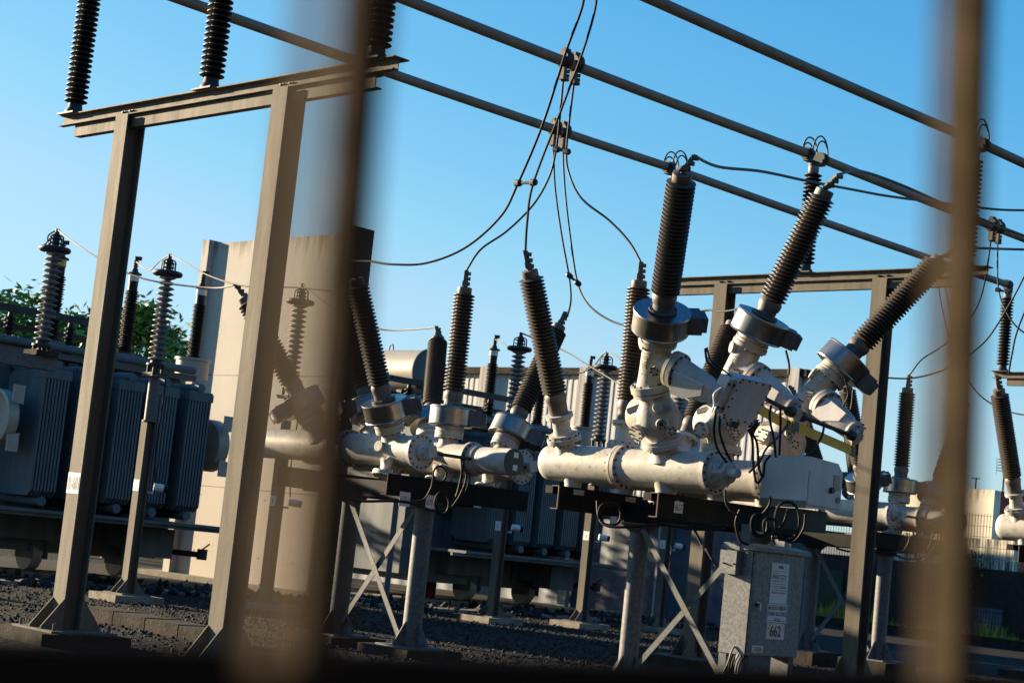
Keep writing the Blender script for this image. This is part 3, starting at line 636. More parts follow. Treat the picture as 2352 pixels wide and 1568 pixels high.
def module_B():
    t = thing('switchgear_module', (-15.9, 14.0, 0), 'cream-white switchgear module left of centre with grey collars around its bushings', 'switchgear', 'white high-voltage switchgear modules')
    XR = -15.0; tops = {}
    for k, (Y, ang) in enumerate(((13.2, -25), (14.0, 0), (14.8, 25))):
        T = Matrix.Translation((XR, Y, TZ+.03)); a = radians(ang); Rm = T @ rotx(-a); Rr = Rm.to_3x3()
        m = MB(T); x0, x1 = -2.6, .40
        m.lathe((x0, 0, 0), (1, 0, 0), tank_prof(x0, x1, .178)+[(x1-x0, .2), (x1-x0+.045, .202)], 40)
        m.lathe((-.85, 0, 0), (1, 0, 0), [(0, .18), (0, .208), (.035, .21), (.037, .2), (.045, .2), (.047, .21), (.09, .208), (.09, .18)], 40); tank = m.build('tank', white, t)
        b = MB(T); b.bolts((-.76, 0, 0), (1, 0, 0), .194, 16, .016, .025); b.bolts((x1+.045, 0, 0), (1, 0, 0), .176, 16, .015, .012); b.merge(tank, darkst)
        m = MB(T); m.lathe((x1+.046, 0, 0), (1, 0, 0), [(0, .09), (.03, .09), (.05, .06), (.1, .05)], 24); m.cbox((x1+.13, .02, .01), (1, 0, 0), (0, 1, .3), (0, -.3, 1), .16, .12, .12); m.build('end_fitting', white, tank)
        MB(T).lathe((-.05, -.16, .02), (.1, -1, .15), [(0, .06), (.06, .06)], 16).build('access_port', white, tank); MB(T).lathe((.1, -.13, -.12), (.1, -1, -.7), [(0, .055), (.06, .055)], 16).build('access_port', white, tank)
        seat(tank, T, (.0, -.02, -.12), (0, -.25, -1), .11, .11, .2, .18, 'drain_flange')
        seat(tank, Rm, (.0, 0, .11), (0, 0, 1), .11, .11, .17, .165)
        d = Rr @ V((0, 0, 1)); cc = Rm @ V((0, 0, .37)); ctcollar(t, cc, d, .25, .22, Rr @ V((.72, .69, 0)), .165)
        bo, tp = bushing(t, cc+d*.31, d, 1.14, .128, 28); tops['R%d' % k] = tp
        # rear stack, tilted away
        ti = radians(26); dl = V((-sin(ti), 0, cos(ti))); c0 = V((-1.25, 0, 0))
        m = MB(Rm); m.lathe(c0+V((0, 0, .1)), dl, [(0, .17), (.1, .14), (.22, .14), (.22, .17), (.27, .17)], 28); m.build('nozzle', white, tank)
        dw = Rr @ dl; cc = Rm @ (c0+V((0, 0, .1))+dl*.38); ctcollar(t, cc, dw, .25, .2, Rr @ V((-.3, -.9, 0)), .165)
        bo, tp = bushing(t, cc+dw*.29, dw, 1.08, .128, 25, bend=Rr @ V((-.6, -.1, .8))); tops['L%d' % k] = tp
    # disconnector drive barrel along X in front of pole 2
    m = MB(); c = V((XR+.46, 14.0, TZ+.03)); m.lathe(c, (1, 0, 0), [(0, .15), (.03, .18), (.1, .165), (.1, .15), (.62, .15), (.63, .155)], 30); br = m.build('drive_barrel', white, t)
    q = MB(); q.lathe(c+V((.632, 0, 0)), (1, 0, 0), [(0, .152), (.01, .15)], 30); q.build('end_cover', blackpl, br)
    for za in (.08, -.06): MB().box(c.x+.643, c.x+.647, 13.98, 14.05, TZ+za, TZ+za+.06).build('rating_plate', plate_w, br)
    m = MB(); m.cyl((XR+.55, 13.25, TZ+.03), (XR+.55, 14.75, TZ+.03), .02, seg=10); m.build('coupling_rod', darkst, t)
    XA, XB = -16.7, -14.75
    for X in (XA, XB):
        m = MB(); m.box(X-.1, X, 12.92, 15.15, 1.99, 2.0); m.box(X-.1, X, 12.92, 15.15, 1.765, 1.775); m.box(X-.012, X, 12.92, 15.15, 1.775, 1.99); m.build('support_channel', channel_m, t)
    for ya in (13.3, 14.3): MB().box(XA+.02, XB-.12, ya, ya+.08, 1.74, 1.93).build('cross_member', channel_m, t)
    for (y0, s) in ((13.12, '632-1'), (13.52, '632-2')):
        m = MB(); m.box(XB+.001, XB+.004, y0, y0+.16, 1.66, 1.82); sp = m.build('sign_plate', orangish, t); text(s, (XB+.006, y0+.08, 1.74), (0, 1, 0), (0, 0, 1), .06, .13, ink, sp)
    for X in (-16.3, -15.0):
        Y = 13.75
        m = MB(); m.cyl((X, Y, .1), (X, Y, 1.76), .11, seg=28); m.lathe((X, Y, 1.66), (0, 0, 1), [(0, .11), (.08, .2), (.095, .2)], 24); lg = m.build('leg', galv, t)
        f = MB(); f.box(X-.28, X+.28, Y-.28, Y+.28, .1, .12)
        for s in (-1, 1):
            f.prism([(.1, 0), (.27, 0), (.27, .02), (.105, .28)], (X, Y-.006, .12), (s, 0, 0), (0, 0, 1), (0, .012, 0)); f.prism([(.1, 0), (.27, 0), (.27, .02), (.105, .28)], (X-.006, Y, .12), (0, s, 0), (0, 0, 1), (.012, 0, 0))
        f.build('base_plate', galv, lg)
        c = MB(); c.box(X-.42, X+.42, Y-.42, Y+.42, -.1, .1); c.build('footing', concrete, lg)
    for s, (a, b) in enumerate((((-16.2, 13.64, 1.68), (-15.1, 13.64, .22)), ((-15.1, 13.70, 1.68), (-16.2, 13.70, .25)))):
        m = MB(); dv = (V(b)-V(a)); wv = dv.cross(V((0, 1, 0))).normalized(); m.para(V(a)-wv*.035, dv, wv*.07, V((0, .007, 0))); m.para(V(a)-wv*.035, dv, wv*.007, V((0, .05, 0))); m.build('brace', galv, t)
    def pc(pts, d0, d1, r=.012, mt=rubber):
        P = [onD(x, y, d0+(d1-d0)*i/(len(pts)-1)) for i, (x, y) in enumerate(pts)]; m = MB(); m.sweep(spline(P, 8), r, 7); m.build('control_cable', mt, t)
    pc([(790, 1140), (830, 1150), (900, 1150), (945, 1155), (985, 1170), (1015, 1172), (1035, 1165), (1050, 1135), (1060, 1095), (1062, 1070)], 19.6, 19.0, .016)
    pc([(1072, 1085), (1068, 1110), (1055, 1140), (1040, 1162)], 19., 19., .012)
    pc([(1080, 1085), (1075, 1115), (1060, 1145), (1035, 1168)], 19., 19., .012)
    pc([(995, 1095), (990, 1120), (975, 1145), (955, 1150)], 19.2, 19.2, .01)
    for (cx, cy, rx, ry) in ((1010, 1088, 15, 18), (1015, 1155, 17, 26), (1017, 1157, 14, 22)):
        m = MB(); m.sweep([onD(cx+rx*cos(2*pi*i/28), cy+ry*sin(2*pi*i/28), 19.) for i in range(28)], .012, 7, True); m.build('control_cable', rubber, t)
    return t, tops
modB, topsB = module_B()
BAY = V((0, 9.5, .1))
modC = copy_tree(modB, BAY, 'far white switchgear module behind the right-hand frame post, below the blurred right bar', skip=('sign_plate',))
modD = copy_tree(modA, BAY+V((-.18, 0, -.02)), 'white switchgear module cut off by the right edge, its round grey vessel end showing', skip=('sign_plate', 'control_cable', 'mechanism_cabinet'))

# ------------------------------------------------------------------ conductors
def wire(name, pts, label, r=.0125, grp='bare conductors', d=None):
    """pts: list of (px, py, depth) or Vectors; depth None is interpolated"""
    P = []
    ks = [i for i, p in enumerate(pts) if isinstance(p, Vector) or p[2] is not None]
    def dep(i):
        p = pts[i]; return depth(p) if isinstance(p, Vector) else p[2]
    for i, p in enumerate(pts):
        if isinstance(p, Vector): P.append(p); continue
        if p[2] is not None: P.append(onD(*p)); continue
        a = max(k for k in ks if k < i); b = min(k for k in ks if k > i); f = (i-a)/(b-a); P.append(onD(p[0], p[1], dep(a)*(1-f)+dep(b)*f))
    m = MB(); m.sweep(spline(P, 9), r, 8); return tag(m.build(name, cable), label, 'wire', grp)
def q(x, y): return (x, y, None)
d3 = 17.2; N_ = None
z3 = V((PX[2], 11.62, ZBUS-.1)); z3b = V((PX[2], 11.82, ZBUS-.1))
drops = []
def dwire(*a): o = wire(*a); o.data.materials[0] = rubber; return o
drops.append(dwire('dropper_wire', [z3, q(1341, 0), q(1300, 120), q(1247, 285), q(1190, 421), q(1150, 497), q(1070, 568), q(980, 604), q(900, 607), q(848, 600), topsB['R0']], 'wire sweeping from the top pipe far left to the bushing beside the blurred left bar'))
drops.append(dwire('dropper_wire', [z3b, q(1370, 0), q(1345, 100), q(1290, 250), q(1225, 421), q(1211, 510), topsA['L0']], 'nearly straight wire from the top pipe down to the left-leaning bushing of the large module'))
y2 = 14.1
drops.append(dwire('dropper_wire', [V((PX[1], y2-.09, ZBUS-.2)), q(1285, 280), q(1277, 345), q(1262, 405), q(1225, 470), q(1165, 530), q(1105, 572), q(1075, 615), topsB['R1']], 'wire curving left from the middle pipe to the upright bushing left of centre'))
drops.append(dwire('dropper_wire', [V((PX[1], y2+.09, ZBUS-.2)), q(1308, 275), q(1301, 345), q(1306, 395), q(1335, 455), q(1400, 507), q(1445, 555), topsA['L1']], 'wire curving right from the middle pipe to the upright bushing right of centre'))
drops.append(dwire('dropper_wire', [V((PX[0], 16.38, ZBUS-.2)), q(1275, 430), q(1290, 540), q(1307, 635), q(1311, 690), q(1302, 728), topsB['R2']], 'wire hanging from the lowest pipe and bending back to a bushing behind the left-leaning one'))
drops.append(dwire('dropper_wire', [V((PX[0], 16.56, ZBUS-.2)), q(1298, 440), q(1312, 560), q(1327, 650), q(1352, 700), q(1400, 735), q(1450, 749), q(1510, 745), q(1615, 714), q(1660, 715), topsA['L2']], 'wire from the lowest pipe looping right behind the upright bushing to the shaded bushing'))
for o, l in zip(drops, ('w0', 'w1', 'wire crossing the blurred right bar down to the far upright bushing', 'wire from the far tap clamps bending right to the module at the right edge', 'thin far wire left of the blurred right bar coming from the lowest pipe', 'thin far wire beside it that loops towards the right edge')):
    if l not in ('w0',): 
        c = o.copy(); COL.objects.link(c); c.location = o.location+BAY; c['label'] = l if l != 'w1' else 'far wire ending on the left-leaning bushing at the right edge'; c['group'] = 'far droppers'
c = drops[0].copy(); COL.objects.link(c); c.location = drops[0].location+BAY; c['label'] = 'far wire sweeping below the blurred right bar from the upper right'; c['group'] = 'far droppers'
def spacer(a, b, label):
    a, b = V(a), V(b); m = MB(); m.cyl(a, b, .016, seg=8); dv = (b-a).normalized()
    for p in (a, b): m.lathe(p-dv*.05, dv, [(0, .016), (.02, .035), (.08, .035), (.1, .016)], 10)
    return tag(m.build('wire_spacer', blackpl), label, 'wire spacer', 'black spacers between twin wires')
sp = [spacer(onD(1190, 421, 17.5), onD(1225, 419, 17.3), 'black spacer on the leftmost pair of hanging wires'),
      spacer(onD(1278, 343, 19.4), onD(1302, 348, 19.3), 'black spacer just below the tap clamps of the lowest pipe'),
      spacer(onD(1308, 633, 22.), onD(1327, 650, 22.), 'lowest black spacer, between wires above the left-leaning bushing')]
copy_tree(sp[1], BAY, 'small far black spacer on the twin wires right of the blurred right bar')
for k, (pts, l) in enumerate((([topsA['R0'], q(1650, 383), q(1750, 394), q(1850, 415), q(1950, 434), q(2050, 452), q(2200, 470), q(2352, 483), (2700, 470, 24)], 'line wire leaving the upright dark bushing to the right across the sky'),
                              ([topsA['R1'], q(1975, 393), q(2071, 425), q(2195, 480), q(2260, 505), q(2352, 541), (2700, 640, 24)], 'line wire arching from the leaning bushing and crossing the middle pipe'),
                              ([topsA['R2'], q(2250, 570), q(2352, 573), (2700, 580, 23)], 'short line wire from the rightmost tilted bushing out past the blurred bar'))): wire('line_wire', pts, l, .015, 'line wires leaving right')

# ------------------------------------------------------------------ control cabinet 662
def cabinet():
    D = 16.3
    c = onD(1720, 1380, D); x1 = c.x; y0 = c.y                       # near vertical corner between the lit -Y side and the door (+X)
    ztop = onX(1732, 1251, x1).z; zbot = onX(1710, 1504, x1).z
    xl = onY(1660, 1370, y0).x; yr = onX(1838, 1380, x1).y
    t = thing('control_cabinet', ((xl+x1)/2, (y0+yr)/2, 0), 'galvanised control cabinet with the 662 plate, below the white module', 'cabinet')
    m = MB(); m.box(xl, x1, y0, yr, zbot, ztop-.04); body = m.build('body', spangle, t)
    m = MB(); m.box(x1+.001, x1+.018, y0+.015, yr-.01, zbot+.01, ztop-.06); m.box(x1+.018, x1+.021, y0+.03, y0+.036, zbot+.03, ztop-.08); door = m.build('door', spangle, t)
    m = MB(); m.prism([(xl-.03, ztop-.05), (x1+.05, ztop-.05), (x1+.05, ztop-.01), ((xl+x1)/2, ztop+.02), (xl-.03, ztop)], (0, y0-.03, 0), (1, 0, 0), (0, 0, 1), (0, yr-y0+.08, 0)); m.build('canopy', spangle, t)
    m = MB(); xm = xl+.4*(x1-xl); m.prism([(-.025, 0), (.025, 0), (.025, .11), (.012, .13), (-.012, .13), (-.025, .11)], (xm+.03, y0-.034, ztop-.06), (1, 0, 0), (0, 0, 1), (0, -.008, 0)); lug = m.build('lifting_lug', galv, t)
    m = MB(); m.lathe((xm+.03, y0-.0425, ztop+.045), (0, -1, 0), [(0, .009), (.001, .009)], 10); m.build('lug_hole', ink, lug)
    m = MB(); m.box(xl+.005, xl+.64*(x1-xl), y0-.1, y0-.001, ztop-.285, ztop-.07); sb = m.build('side_box', spangle, t)
    for px_ in (.15, .55): MB().cyl((xl+px_*(x1-xl), y0-.1, ztop-.19), (xl+px_*(x1-xl)+.02, y0-.125, ztop-.19), .008, seg=8).build('latch', blackpl, sb)
    m = MB(); yh = y0+.13*(yr-y0); zh = zbot+.5*(ztop-zbot)-.03; m.lathe((x1+.018, yh, zh), (1, 0, 0), [(0, .025), (.012, .025), (.014, .012), (.04, .012)], 14); m.box(x1+.05, x1+.06, yh-.012, yh+.012, zh-.06, zh+.012); m.build('door_handle', alum, door)
    # labels on the door
    X = x1+.0185; h = ztop-zbot; w = yr-y0
    def sheet_(ya, yb, za, zb_, mt, name='label'): 
        m = MB(); m.box(X, X+.003, ya, yb, za, zb_); return m.build(name, mt, door)
    cy = y0+.52*w; ps = sheet_(cy-.135, cy+.135, zbot+.49*h, zbot+.86*h, plate_w, 'instruction_sheet')
    text('ABB', (X+.005, cy, zbot+.825*h), (0, 1, 0), (0, 0, 1), .03, .085, ink, ps, 'lettering', .03)
    m = MB(); rnd = random.Random(5); z = zbot+.785*h
    while z > zbot+.58*h:
        for a, b in ((-.115, -.01), (.005, .115)):
            if rnd.random() < .88:
                y = cy+a
                while y < cy+b*rnd.uniform(.75, 1):
                    l = rnd.uniform(.008, .024); m.box(X+.0035, X+.0045, y, min(y+l, cy+b), z, z+.004); y += l+.004
        z -= rnd.choice((.0085, .0085, .0085, .02))
    m.build('print_lines', ink, ps)
    p2 = sheet_(cy-.155, cy+.165, zbot+.315*h, zbot+.485*h, plate_w, 'name_plate')
    zc = zbot+.40*h; hh = .17*h
    text('MODULO HIBRIDA', (X+.005, cy+.005, zc+hh*.27), (0, 1, 0), (0, 0, 1), hh*.2, .27, ink, p2, 'lettering', .01)
    text('LINEA ALCORES', (X+.005, cy+.005, zc-hh*.03), (0, 1, 0), (0, 0, 1), hh*.22, .28, ink, p2, 'lettering', .01)
    text('132 Kv', (X+.005, cy+.005, zc-hh*.33), (0, 1, 0), (0, 0, 1), hh*.17, .095, ink, p2, 'lettering', .01)
    m = MB(); ya, yb, za, zb_ = cy-.145, cy+.155, zbot+.327*h, zbot+.473*h
    for bx in ((ya, yb, za, za+.004), (ya, yb, zb_-.004, zb_), (ya, ya+.004, za, zb_), (yb-.004, yb, za, zb_)): m.box(X+.0035, X+.0045, *bx)
    m.build('plate_border', ink, p2)
    p3 = sheet_(cy-.14, cy+.14, zbot+.16*h, zbot+.31*h, orangish, 'number_plate'); text('662', (X+.005, cy, zbot+.235*h), (0, 1, 0), (0, 0, 1), .10, .17, ink, p3, 'lettering', .012)
    p4 = sheet_(y0+.1*w, y0+.1*w+.17, zbot+.03*h, zbot+.095*h, orangish, 'maker_label'); text('ABB', (X+.005, y0+.1*w+.085, zbot+.0625*h), (0, 1, 0), (0, 0, 1), .04, .12, redink, p4, 'lettering', .0)
    for bx in ((xl+.005, xl+.09, y0+.01, y0+.12), (x1-.07, x1-.005, y0+.08, y0+.42), (xl+.005, x1-.01, yr-.1, yr-.02)): MB().box(*bx, .1, zbot-.001).build('leg', galv, t)
    m = MB(); m.box(xl-.15, x1+.15, y0-.15, yr+.15, -.1, .1); m.build('footing', concrete, t)
    m = MB()
    for k in range(6):
        x = xl+.12+k*.03; m.sweep(spline([V((x+.03*k*.3, y0+.05, zbot+.05)), V((x, y0-.01, zbot-.1)), V((x-.02, y0+.04, zbot-.3)), V((x, y0+.1, .12))], 6), .007, 6)
    m.build('cable_bundle', rubber, t)
    m = MB(); m.sweep(spline([V((xl+.19, y0-.004, zbot+.07)), V((xl+.18, y0-.03, zbot+.02)), V((xl+.16, y0-.04, zbot-.08)), V((xl+.1, y0-.02, zbot-.18))], 6), .009, 6); m.build('earth_cable', cable, t)
    # conduit bracket on top
    m = MB(); m.box(xl+.03, xl+.14, y0+.15, y0+.2, ztop-.02, ztop+.19); m.build('riser', galv, t)
    return t
cabinet()

# ------------------------------------------------------------------ surge arresters on posts
def arrester(Y, label, plab, arm=0.):
    X = -21.6; YA = Y; Y -= arm
    p = thing('arrester_post', (X, Y, 0), plab, 'post', 'slim steel posts under the arresters')
    m = MB(); hpost(m, X, Y, .12, 2.55, .15, .012, .01); m.build('column', steel, p)
    m = MB(); m.cyl((X, Y, 2.551), (X, Y, 3.2), .075, seg=20); m.box(X-.13, X+.13, Y-.13, Y+.13, 3.2, 3.23); m.lathe((X, Y, 2.551), (0, 0, 1), [(0, .1), (.02, .1)], 16); m.build('upper_tube', galv, p)
    f = MB(); f.box(X-.24, X+.24, Y-.24, Y+.24, .1, .12)
    for s in (-1, 1):
        for e in (-1, 1): f.prism([(0, 0), (.15, 0), (.15, .02), (0, .2)], (X+e*.07-.005, Y+s*.075, .12), (0, s, 0), (0, 0, 1), (.01, 0, 0))
    f.build('base_plate', steel, p)
    c = MB(); c.prism([(-.42, -.36), (.36, -.42), (.4, .36), (-.36, .4)], (X, Y, -.1), (1, 0, 0), (0, 1, 0), (0, 0, .2)); c.build('footing', lconc, p)
    m = MB(); m.box(X-.07, X+.07, Y-.079, Y-.076, 1.56, 1.72); sp_ = m.build('sign_plate', plate_w, p); text('I', (X, Y-.081, 1.63), (1, 0, 0), (0, 0, 1), .05, .012, ink, sp_)
    m = MB(); m.lathe((X+.12, Y+.14, 1.64), V((.5, .85, -.08)), [(0, .045), (.0, .055), (.13, .058), (.14, .05)], 20); m.box(X-.0, X+.14, Y+.1, Y+.13, 1.54, 1.57); ct = m.build('surge_counter', plate_w, p)
    m = MB(); m.lathe(V((X+.12, Y+.14, 1.64))+V((.5, .85, -.08)).normalized()*.141, V((.5, .85, -.08)), [(0, .05), (.05, .055), (.055, .04)], 18); m.build('counter_cap', rubber, ct)
    m = MB(); m.sweep(spline([V((X+.13, Y+.1, 3.2)), V((X+.12, Y+.12, 2.9)), V((X+.1, Y+.11, 2.2)), V((X+.13, Y+.14, 1.72))], 6), .012, 7); m.build('earth_lead', rubber, p)
    if arm:
        MB().box(X-.1, X+.1, Y+.131, YA+.2, 3.05, 3.225).build('cantilever_arm', galv, p); MB().box(X-.17, X+.17, YA-.17, YA+.17, 3.226, 3.3).build('seat_block', concrete, p)
    Y = YA
    t = thing('surge_arrester', (X, Y, 3.23), label, 'surge arrester', 'grey surge arresters with ring tops')
    m = MB(); m.box(X-.14, X+.14, Y-.14, Y+.14, 3.231, 3.25)
    for a in range(4): m.cyl((X+.1*cos(a*pi/2+.8), Y+.1*sin(a*pi/2+.8), 3.25), (X+.1*cos(a*pi/2+.8), Y+.1*sin(a*pi/2+.8), 3.36), .025, seg=10)
    m.lathe((X, Y, 3.36), (0, 0, 1), [(0, .14), (.03, .14), (.035, .09), (.07, .085)], 20); m.build('base', darkst, t)
    m = MB(); m.lathe((X, Y, 3.42), (0, 0, 1), [(z, r) for z, r in sheds(1.34, 17, .050, .125)], 24); m.build('shed_stack', greyp, t, 50)
    m = MB(); m.lathe((X, Y, 4.76), (0, 0, 1), [(0, .05), (.02, .05), (.025, .09), (.035, .09), (.04, .05), (.08, .05), (.085, .09), (.095, .09), (.1, .045), (.14, .05), (.16, .04)], 16); m.box(X-.012, X+.012, Y-.03, Y+.03, 4.92, 4.99); m.build('cap', darkst, t)
    m = MB(); m.sweep([V((X+.18*cos(2*pi*i/32), Y+.18*sin(2*pi*i/32), 4.70)) for i in range(32)], .038, 12, True)
    for a in range(4):
        u = V((cos(a*pi/2+.4), sin(a*pi/2+.4), 0)); m.sweep(spline([V((X, Y, 4.70))+u*.16, V((X, Y, 4.76))+u*.12, V((X, Y, 4.86))+u*.115, V((X, Y, 4.895))+u*.07, V((X, Y, 4.90))+u*.02], 5), .011, 6)
    m.build('grading_ring', darkst, t)
    return V((X, Y, 4.98))
AR = [arrester(12.45, 'ring-topped grey surge arrester at the far left in front of the trees', 'slim post at the far left edge, mostly cut off by the frame', 1.0),
      arrester(14.30, 'ring-topped grey surge arrester between the two nearest steel posts', 'slim post standing before the left transformer radiators'),
      arrester(16.75, 'ring-topped grey surge arrester seen through the blurred left fence bar', 'slim post hidden behind the blurred left fence bar'),
      arrester(21.60, 'surge arrester half hidden behind the left-leaning bushing of the large module', 'slim beige post before the far transformer, left of the large module'),
      arrester(23.85, 'ring-topped surge arrester left of the upright bushing before the corrugated wall', 'slim dark post behind the left leg of the large module'),
      arrester(26.00, 'surge arrester hidden behind the upright column of the large module', 'slim dark post between the crossed braces and the corrugated wall')]

# ------------------------------------------------------------------ transformers
def transformer(Y0, label, cons, dys=(1.26, 2.74, 4.2)):
    """Y0 = near end of the radiator row"""
    t = thing('power_transformer', (-28, Y0+2, .1), label, 'transformer', 'power transformers')
    m = MB(); m.box(-30.4, -26.45, Y0-.9, Y0+3.6, .55, 3.62); m.box(-30.6, -26.25, Y0-1.1, Y0+3.8, 3.622, 3.72)
    for k in range(5): m.box(-26.449, -26.37, Y0-.6+k*.95, Y0-.52+k*.95, .6, 3.6)
    m.box(-30.2, -26.5, Y0-.6, Y0+3.2, .42, .549); m.build('tank', trafo, t)
    for k in range(5):
        yc = Y0+.32+k*.69; m = MB()
        for i in range(8):
            y = yc-.235+i*.0595; m.prism([(-26.1, 1.42), (-25.95, 1.33), (-25.1, 1.33), (-25.0, 1.42), (-25.0, 3.22), (-25.1, 3.33), (-25.95, 3.33), (-26.1, 3.22)], (0, y, 0), (1, 0, 0), (0, 0, 1), (0, .036, 0))
            if i < 7: m.box(-26.06, -25.10, y+.0361, y+.0594, 1.46, 3.18)
        m.box(-26.0, -25.02, yc-.245, yc+.245, 3.331, 3.36); m.box(-25.3, -24.99, yc-.245, yc+.245, 3.2, 3.33)
        rd = m.build('radiator', trafo, t)
        m = MB(); m.cyl((-26.4, yc, 3.42), (-25.02, yc, 3.42), .075, seg=16); m.cyl((-25.5, yc-.1, 3.36), (-25.5, yc-.1, 3.52), .015, seg=6); m.build('header_pipe', trafo, rd); m = MB(); m.cyl((-26.4, yc, 1.26), (-25.0, yc, 1.26), .075, seg=16); m.build('header_pipe', trafo, rd)
    m = MB(); m.box(-26.3, -24.9, Y0-.6, Y0+3.9, 1.08, 1.13); m.box(-25.02, -24.96, Y0-.9, Y0+4.4, 1.02, 1.079); m.build('radiator_rail', trafo, t)
    # fans at both ends of the radiator row
    for ye, s in ((Y0+3.62, 1), (Y0-.22, -1)):
        m = MB(); m.lathe((-25.5, ye, 2.5), (0, s, 0), [(0, .42), (.05, .45), (.20, .45), (.21, .40), (.12, .38), (.1, .1)], 32)
        fn = m.build('cooling_fan', trafol, t)
        m = MB()
        for sx in (-1, 1):
            for sz in (-1, 1): MB().prism([(0, 0), (.2, .05), (.2, .3), (0, .3)] if sz > 0 else [(0, -.3), (.2, -.3), (.2, -.05), (0, 0)], (-25.5+sx*.47, ye, 2.5+sz*.22), (0, s, 0), (0, 0, 1), (sx*.02, 0, 0)).build('fan_bracket', trafol, fn)
    # bushings
    for k, dy in enumerate(dys):
        yb = Y0+dy; X = -27.0
        m = MB(); m.lathe((X, yb, 3.72), (0, 0, 1), [(0, .3), (.32, .3), (.33, .33), (.37, .33)], 28) if k == 2 else m.lathe((X, yb, 3.72), (0, 0, 1), [(0, .22), (.2, .22), (.2, .26), (.24, .26)], 24)
        m.build('turret', trafol if k == 2 else trafo, t)
        z = 4.06 if k == 2 else 3.96
        m = MB(); m.lathe((X, yb, z), (0, 0, 1), [(0, .13), (.05, .13)]+sheds(1.08 if k < 2 else .98, 26, .085, .130, .06, .015), 26); top = z+.06+(1.08 if k < 2 else .98)
        m.lathe((X, yb, top), (0, 0, 1), [(0, .085), (.16, .085)], 20); b = m.build('bushing', blackp, t, 50)
        m = MB(); m.lathe((X, yb, top+.16), (0, 0, 1), [(0, .085), (.0, .095), (.12, .095)], 20); m.build('sight_glass', amber if (k == 0 and not cons) else glass, b)
        m = MB(); m.lathe((X, yb, top+.28), (0, 0, 1), [(0, .13), (.03, .13), (.05, .07), (.1, .05), (.11, .035), (.3, .03)], 20); m.cbox((X+.02, yb+.03, top+.58), (1, 1, 0), (-1, 1, 0), (0, 0, 1), .12, .03, .07)
        for i in range(4): m.lathe((X, yb, top+.38+i*.045), (0, 0, 1), [(0, .05), (.02, .05)], 12)
        m.build('bushing_head', darkst, b)
    # medium-voltage bar gallery on small insulators
    for k in range(4):
        g_ = MB(); yb = Y0-1.9+k*1.15; g_.lathe((-26.9, yb, 3.72), (0, 0, 1), [(0, .1), (.12, .1)]+sheds(.4, 5, .05, .1, .14)+[(.6, .04)], 16)
        g_.build('small_bushing', blackp, t)
    MB().box(-26.94, -26.86, Y0-2.2, Y0+2.2, 4.33, 4.45).build('flat_bar', darkst, t); MB().box(-27.6, -27.52, Y0-1.8, Y0+3.1, 4.1, 4.2).build('flat_bar', darkst, t)
    MB().box(-26.7, -26.3, Y0-.4, Y0+.5, 3.721, 3.86).build('cover_box', trafo, t); MB().box(-28.6, -28.2, Y0-.9, Y0+1.2, 3.721, 4.0).build('cover_box', trafo, t); MB().cyl((-26.2, Y0-1, 3.8), (-26.2, Y0+3.7, 3.8), .07, seg=14).build('oil_pipe', trafo, t)
    if cons:
        m = MB(); c = onX(985, 855, -27.0); m.lathe(c+V((-2.9, 0, 0)), (1, 0, 0), [(0, .4), (.02, .46), (2.55, .46), (2.88, .46), (2.88, .48), (2.9, .48)], 44); cv = m.build('conservator', trafol, t)
        q_ = MB(); q_.lathe(c+V((.001, 0, 0)), (1, 0, 0), [(0, .485), (.03, .485)], 44); q_.build('end_disc', trafo, cv)
        q_ = MB(); q_.bolts(c+V((.03, 0, 0)), (1, 0, 0), .43, 28, .016, .015); q_.merge(cv, darkst)
        q_ = MB(); q_.sweep([c+V((-1.25, 0, .44+.0))+V((.06*cos(a), 0, .06+.09*sin(a))) for a in [2*pi*i/14 for i in range(14)]], .018, 6, True); q_.build('lifting_eye', trafol, cv)
        q_ = MB(); q_.box(c.x-2.6, c.x-2.45, c.y-.3, c.y+.3, 3.721, c.z-.4); q_.box(c.x-.6, c.x-.45, c.y-.3, c.y+.3, 3.721, c.z-.4); q_.box(c.x-2.6, c.x-.3, c.y+.1, c.y+.2, c.z-.58, c.z-.5); q_.build('saddle', darkst, cv)
    for y in (Y0+1.25, Y0+3.0):
        m = MB(); m.lathe((-26.75, y-.1, .37), (0, 1, 0), [(0, .2), (.0, .27), (.03, .28), (.14, .26), (.2, .26), (.2, .1)], 28); w = m.build('wheel', trafol, t)
        m = MB(); m.box(-26.95, -26.45, y-.16, y-.12, .3, .6); m.box(-26.95, -26.45, y+.13, y+.17, .3, .6); m.build('bracket', trafo, w)
    for bx in ((-26.1, -25.6, Y0+2.6, Y0+3.3, .5, 1.0), (-26.44, -26.1, Y0+2.5, Y0+3.5, .62, 1.5), (-26.44, -26.2, Y0+.2, Y0+1.4, .62, 1.7)): MB().box(*bx).build('terminal_box', trafo, t)
    m = MB(); a = V((-26.3, Y0+3.3, .62)); m.cyl(a, a+V((1.0, .4, 0)), .05, seg=12); m.cyl(a+V((1.0, .4, -.08)), a+V((1.0, .4, .1)), .09, seg=14); m.cyl(a+V((1.0, .4, .1)), a+V((1.05, .5, .2)), .015, seg=6); m.build('drain_valve', darkst, t)
    return t
transformer(14.45, 'grey power transformer at the left edge with ribbed radiators before the pale firewall', False)
transformer(24.62, 'grey power transformer in the background with a big beige conservator drum', True, (1.62, 3.15, 4.68))

